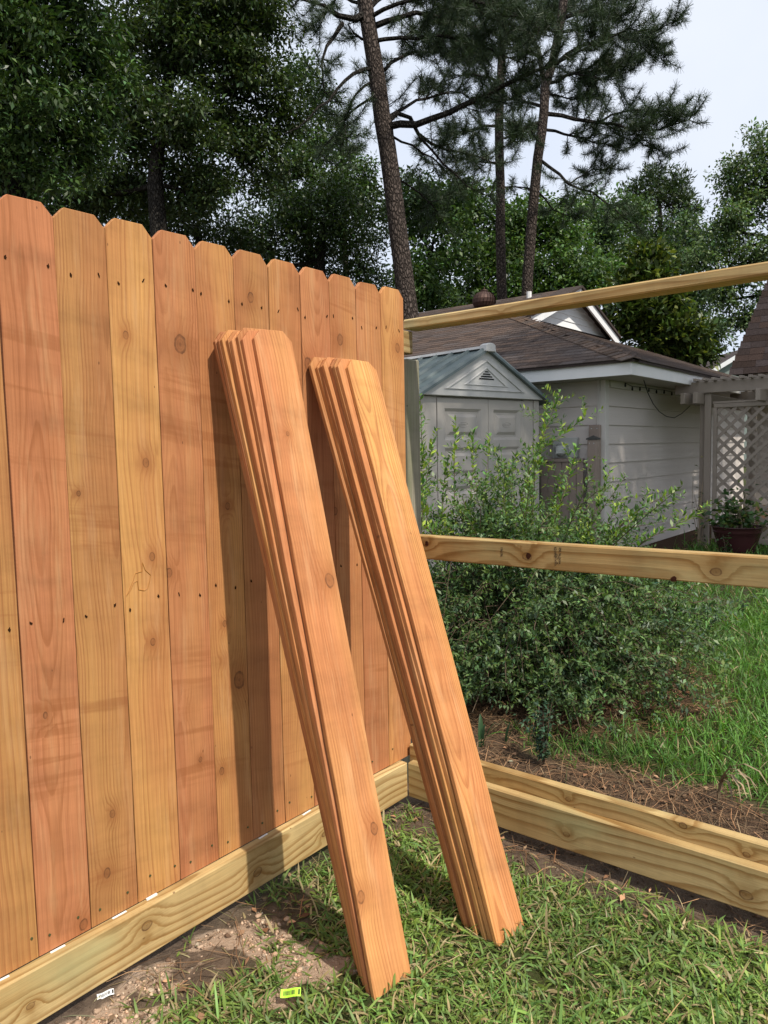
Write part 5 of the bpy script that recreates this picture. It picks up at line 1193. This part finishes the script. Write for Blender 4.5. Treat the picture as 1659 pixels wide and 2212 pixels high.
V = np.stack([P-side, P+side, mid+side, mid-side, P+d*L+side*.5, P+d*L-side*.5], 1).reshape(-1, 3); b = np.arange(n)[:, None]*6
q_ = np.concatenate([b+np.array([0, 1, 2, 3]), b+np.array([3, 2, 4, 5])])
C = cols(n, (.19, .115, .062), r, .5, .10, 6)
tag(obj('pine_straw', np_mesh('pine_straw', V, [q_], C), M_STRAW), 'brown fallen pine needles under the shrub and along the rails', 'pine straw', kind='stuff')
# clods
def lumps(name, label, n, wfun, box, size, col, mat, seed, cat):
    r = np.random.default_rng(seed); xy = scatter(n, *box, wfun, r); n = len(xy)
    ico = bmesh.new(); bmesh.ops.create_icosphere(ico, subdivisions=1, radius=1); iv = np.array([v.co for v in ico.verts]); jf = np.array([[v.index for v in f.verts] for f in ico.faces]); ico.free()
    s_ = np.minimum(size[0]*np.exp(r.normal(0, size[1], n)), .0085); V = iv[None]*(1+r.normal(0, .32, (n, len(iv), 1)))*s_[:, None, None]*np.stack([r.uniform(.7, 1.3, n), r.uniform(.7, 1.3, n), r.uniform(.5, .9, n)], 1)[:, None]
    V = V+np.concatenate([xy, (gz(xy[:, 0], xy[:, 1])+s_*.25)[:, None]], 1)[:, None]; fs = (jf[None]+np.arange(n)[:, None, None]*len(iv)).reshape(-1, 3)
    tag(obj(name, np_mesh(name, V.reshape(-1, 3), [fs], cols(n, col, r, .22, .06, len(iv)), False), mat), label, cat, kind='stuff')
lumps('dirt_clods', 'pale tan crumbs of dry dirt beside the cedar kick board', 2000, lambda x, y: masks(x, y)[1]*(.25+.75*(fbm(x*9, y*9) > .52)), (.05, .75, -2.3, -.85), (.0026, .60), (.42, .30, .21), M_CLOD, 92, 'dirt')
lumps('soil_crumbs', 'dark crumbs of soil along both kick boards', 1700, lambda x, y: masks(x, y)[0]*.8, (.0, 1.9, -2.3, .8), (.0028, .6), (.13, .09, .062), M_CLOD, 93, 'soil')
# litter
def litter_w(x, y): m_ = masks(x, y); return np.clip(m_[0]*.7+m_[2]*.6+.06, 0, 1)
xy = scatter(420, -1.0, 2.0, -2.3, 2.4, lambda x, y: litter_w(x, y)*(x > .04), r); n = len(xy); P = np.concatenate([xy, (gz(xy[:, 0], xy[:, 1])+.008)[:, None]], 1)
N = rdir(n, r)*.35; N[:, 2] += 1; V, q_ = leaf_quads(P, rdir(n, r, .15), N, r.uniform(.015, .05, n), r.uniform(.007, .022, n), .2)
tag(obj('leaf_litter', np_mesh('leaf_litter', V, [q_], cols(n, (.24, .14, .08), r, .45, .12, 4)), M_STRAW), 'scattered dry brown leaves on the bare soil', 'leaf litter', kind='stuff')

def grass(name, label, n, box, wfun, hgt, wid, lean, col, alt, pa, seed):
    r = np.random.default_rng(seed); xy = scatter(n, *box, wfun, r); n = len(xy)
    # tufts: pull blades towards tuft centres
    a = r.uniform(0, 2*math.pi, n); hh = hgt*np.exp(r.normal(0, .32, n)); ln = np.clip(np.abs(r.normal(lean, .38, n)), .05, 1.5); cu = r.uniform(.2, 1.2, n)
    d = np.stack([np.cos(a), np.sin(a), np.zeros(n)], 1); s_ = np.stack([-np.sin(a), np.cos(a), np.zeros(n)], 1); w = (wid*r.uniform(.55, 1.25, n))[:, None]
    tw = r.normal(0, .5, n)[:, None]; s_ = s_*np.cos(tw)+np.array([0, 0, 1])*np.sin(tw)
    p = np.concatenate([xy, gz(xy[:, 0], xy[:, 1])[:, None]-.004], 1); rows = []; K = 4
    for i in range(K):
        u = i/(K-1); rows.append((p.copy(), w*[.75, 1.0, .80, .0][i]))
        el = math.pi/2-ln-cu*(u+.16); p = p+(d*np.cos(el)[:, None]+np.array([0, 0, 1])*np.sin(el)[:, None])*(hh/(K-1))[:, None]
        p[:, 2] = np.maximum(p[:, 2], gz(p[:, 0], p[:, 1])+.003)
    Vs = []
    for i in range(K-1): Vs += [rows[i][0]-s_*rows[i][1]*.5, rows[i][0]+s_*rows[i][1]*.5]
    Vs.append(rows[K-1][0]); V = np.stack(Vs, 1).reshape(-1, 3); b = np.arange(n)[:, None]*7
    q_ = np.concatenate([b+np.array([0, 1, 3, 2]), b+np.array([2, 3, 5, 4])]); tr_ = b+np.array([4, 5, 6])
    C = cols(n, col, r, .26, .10, 1, alt, pa); pt = fbm(xy[:, 0]*2.2, xy[:, 1]*2.2)[:, None]; C = C*(.6+.8*pt)
    tag(obj(name, np_mesh(name, V, [q_, tr_], np.repeat(C, 7, 0)), M_GRASS), label, 'grass', kind='stuff')
def gd(x, y):
    s_, sn, st_ = masks(x, y); m_ = np.maximum(np.maximum(s_, sn*1.1), st_); cl = fbm(x*6+30, y*6)
    return np.clip(1-m_*1.05, .0, 1)*(.55+.45*(cl > .42))+.30*(cl > .53)*(st_ < .5)
dead = (.34, .27, .14)
grass('lawn_grass', 'short coarse green lawn under the leaning stacks', 50000, (.03, 2.6, -2.4, -.08), lambda x, y: gd(x, y), .044, .0068, .90, (.150, .235, .054), dead, .16, 94)
grass('thatch', 'matted dry thatch between the lawn blades under the stacks', 9000, (.03, 2.6, -2.4, -.08), lambda x, y: .15+.85*gd(x, y), .06, .0030, 1.35, (.36, .29, .16), (.24, .22, .10), .35, 97)
grass('lawn_grass', 'brighter taller lawn grass behind the bottom rail', 34000, (-.6, 3.2, .35, 4.2), lambda x, y: gd(x, y)*(y > .3), .080, .0062, .45, (.095, .205, .034), dead, .05, 95)
grass('lawn_grass', 'far lawn reaching to the shed and the house wall', 26000, (-3.2, 5.0, 3.6, 9.5), lambda x, y: gd(x, y)*(x > -2.2+.0*y), .13, .013, .5, (.09, .185, .034), dead, .06, 96)
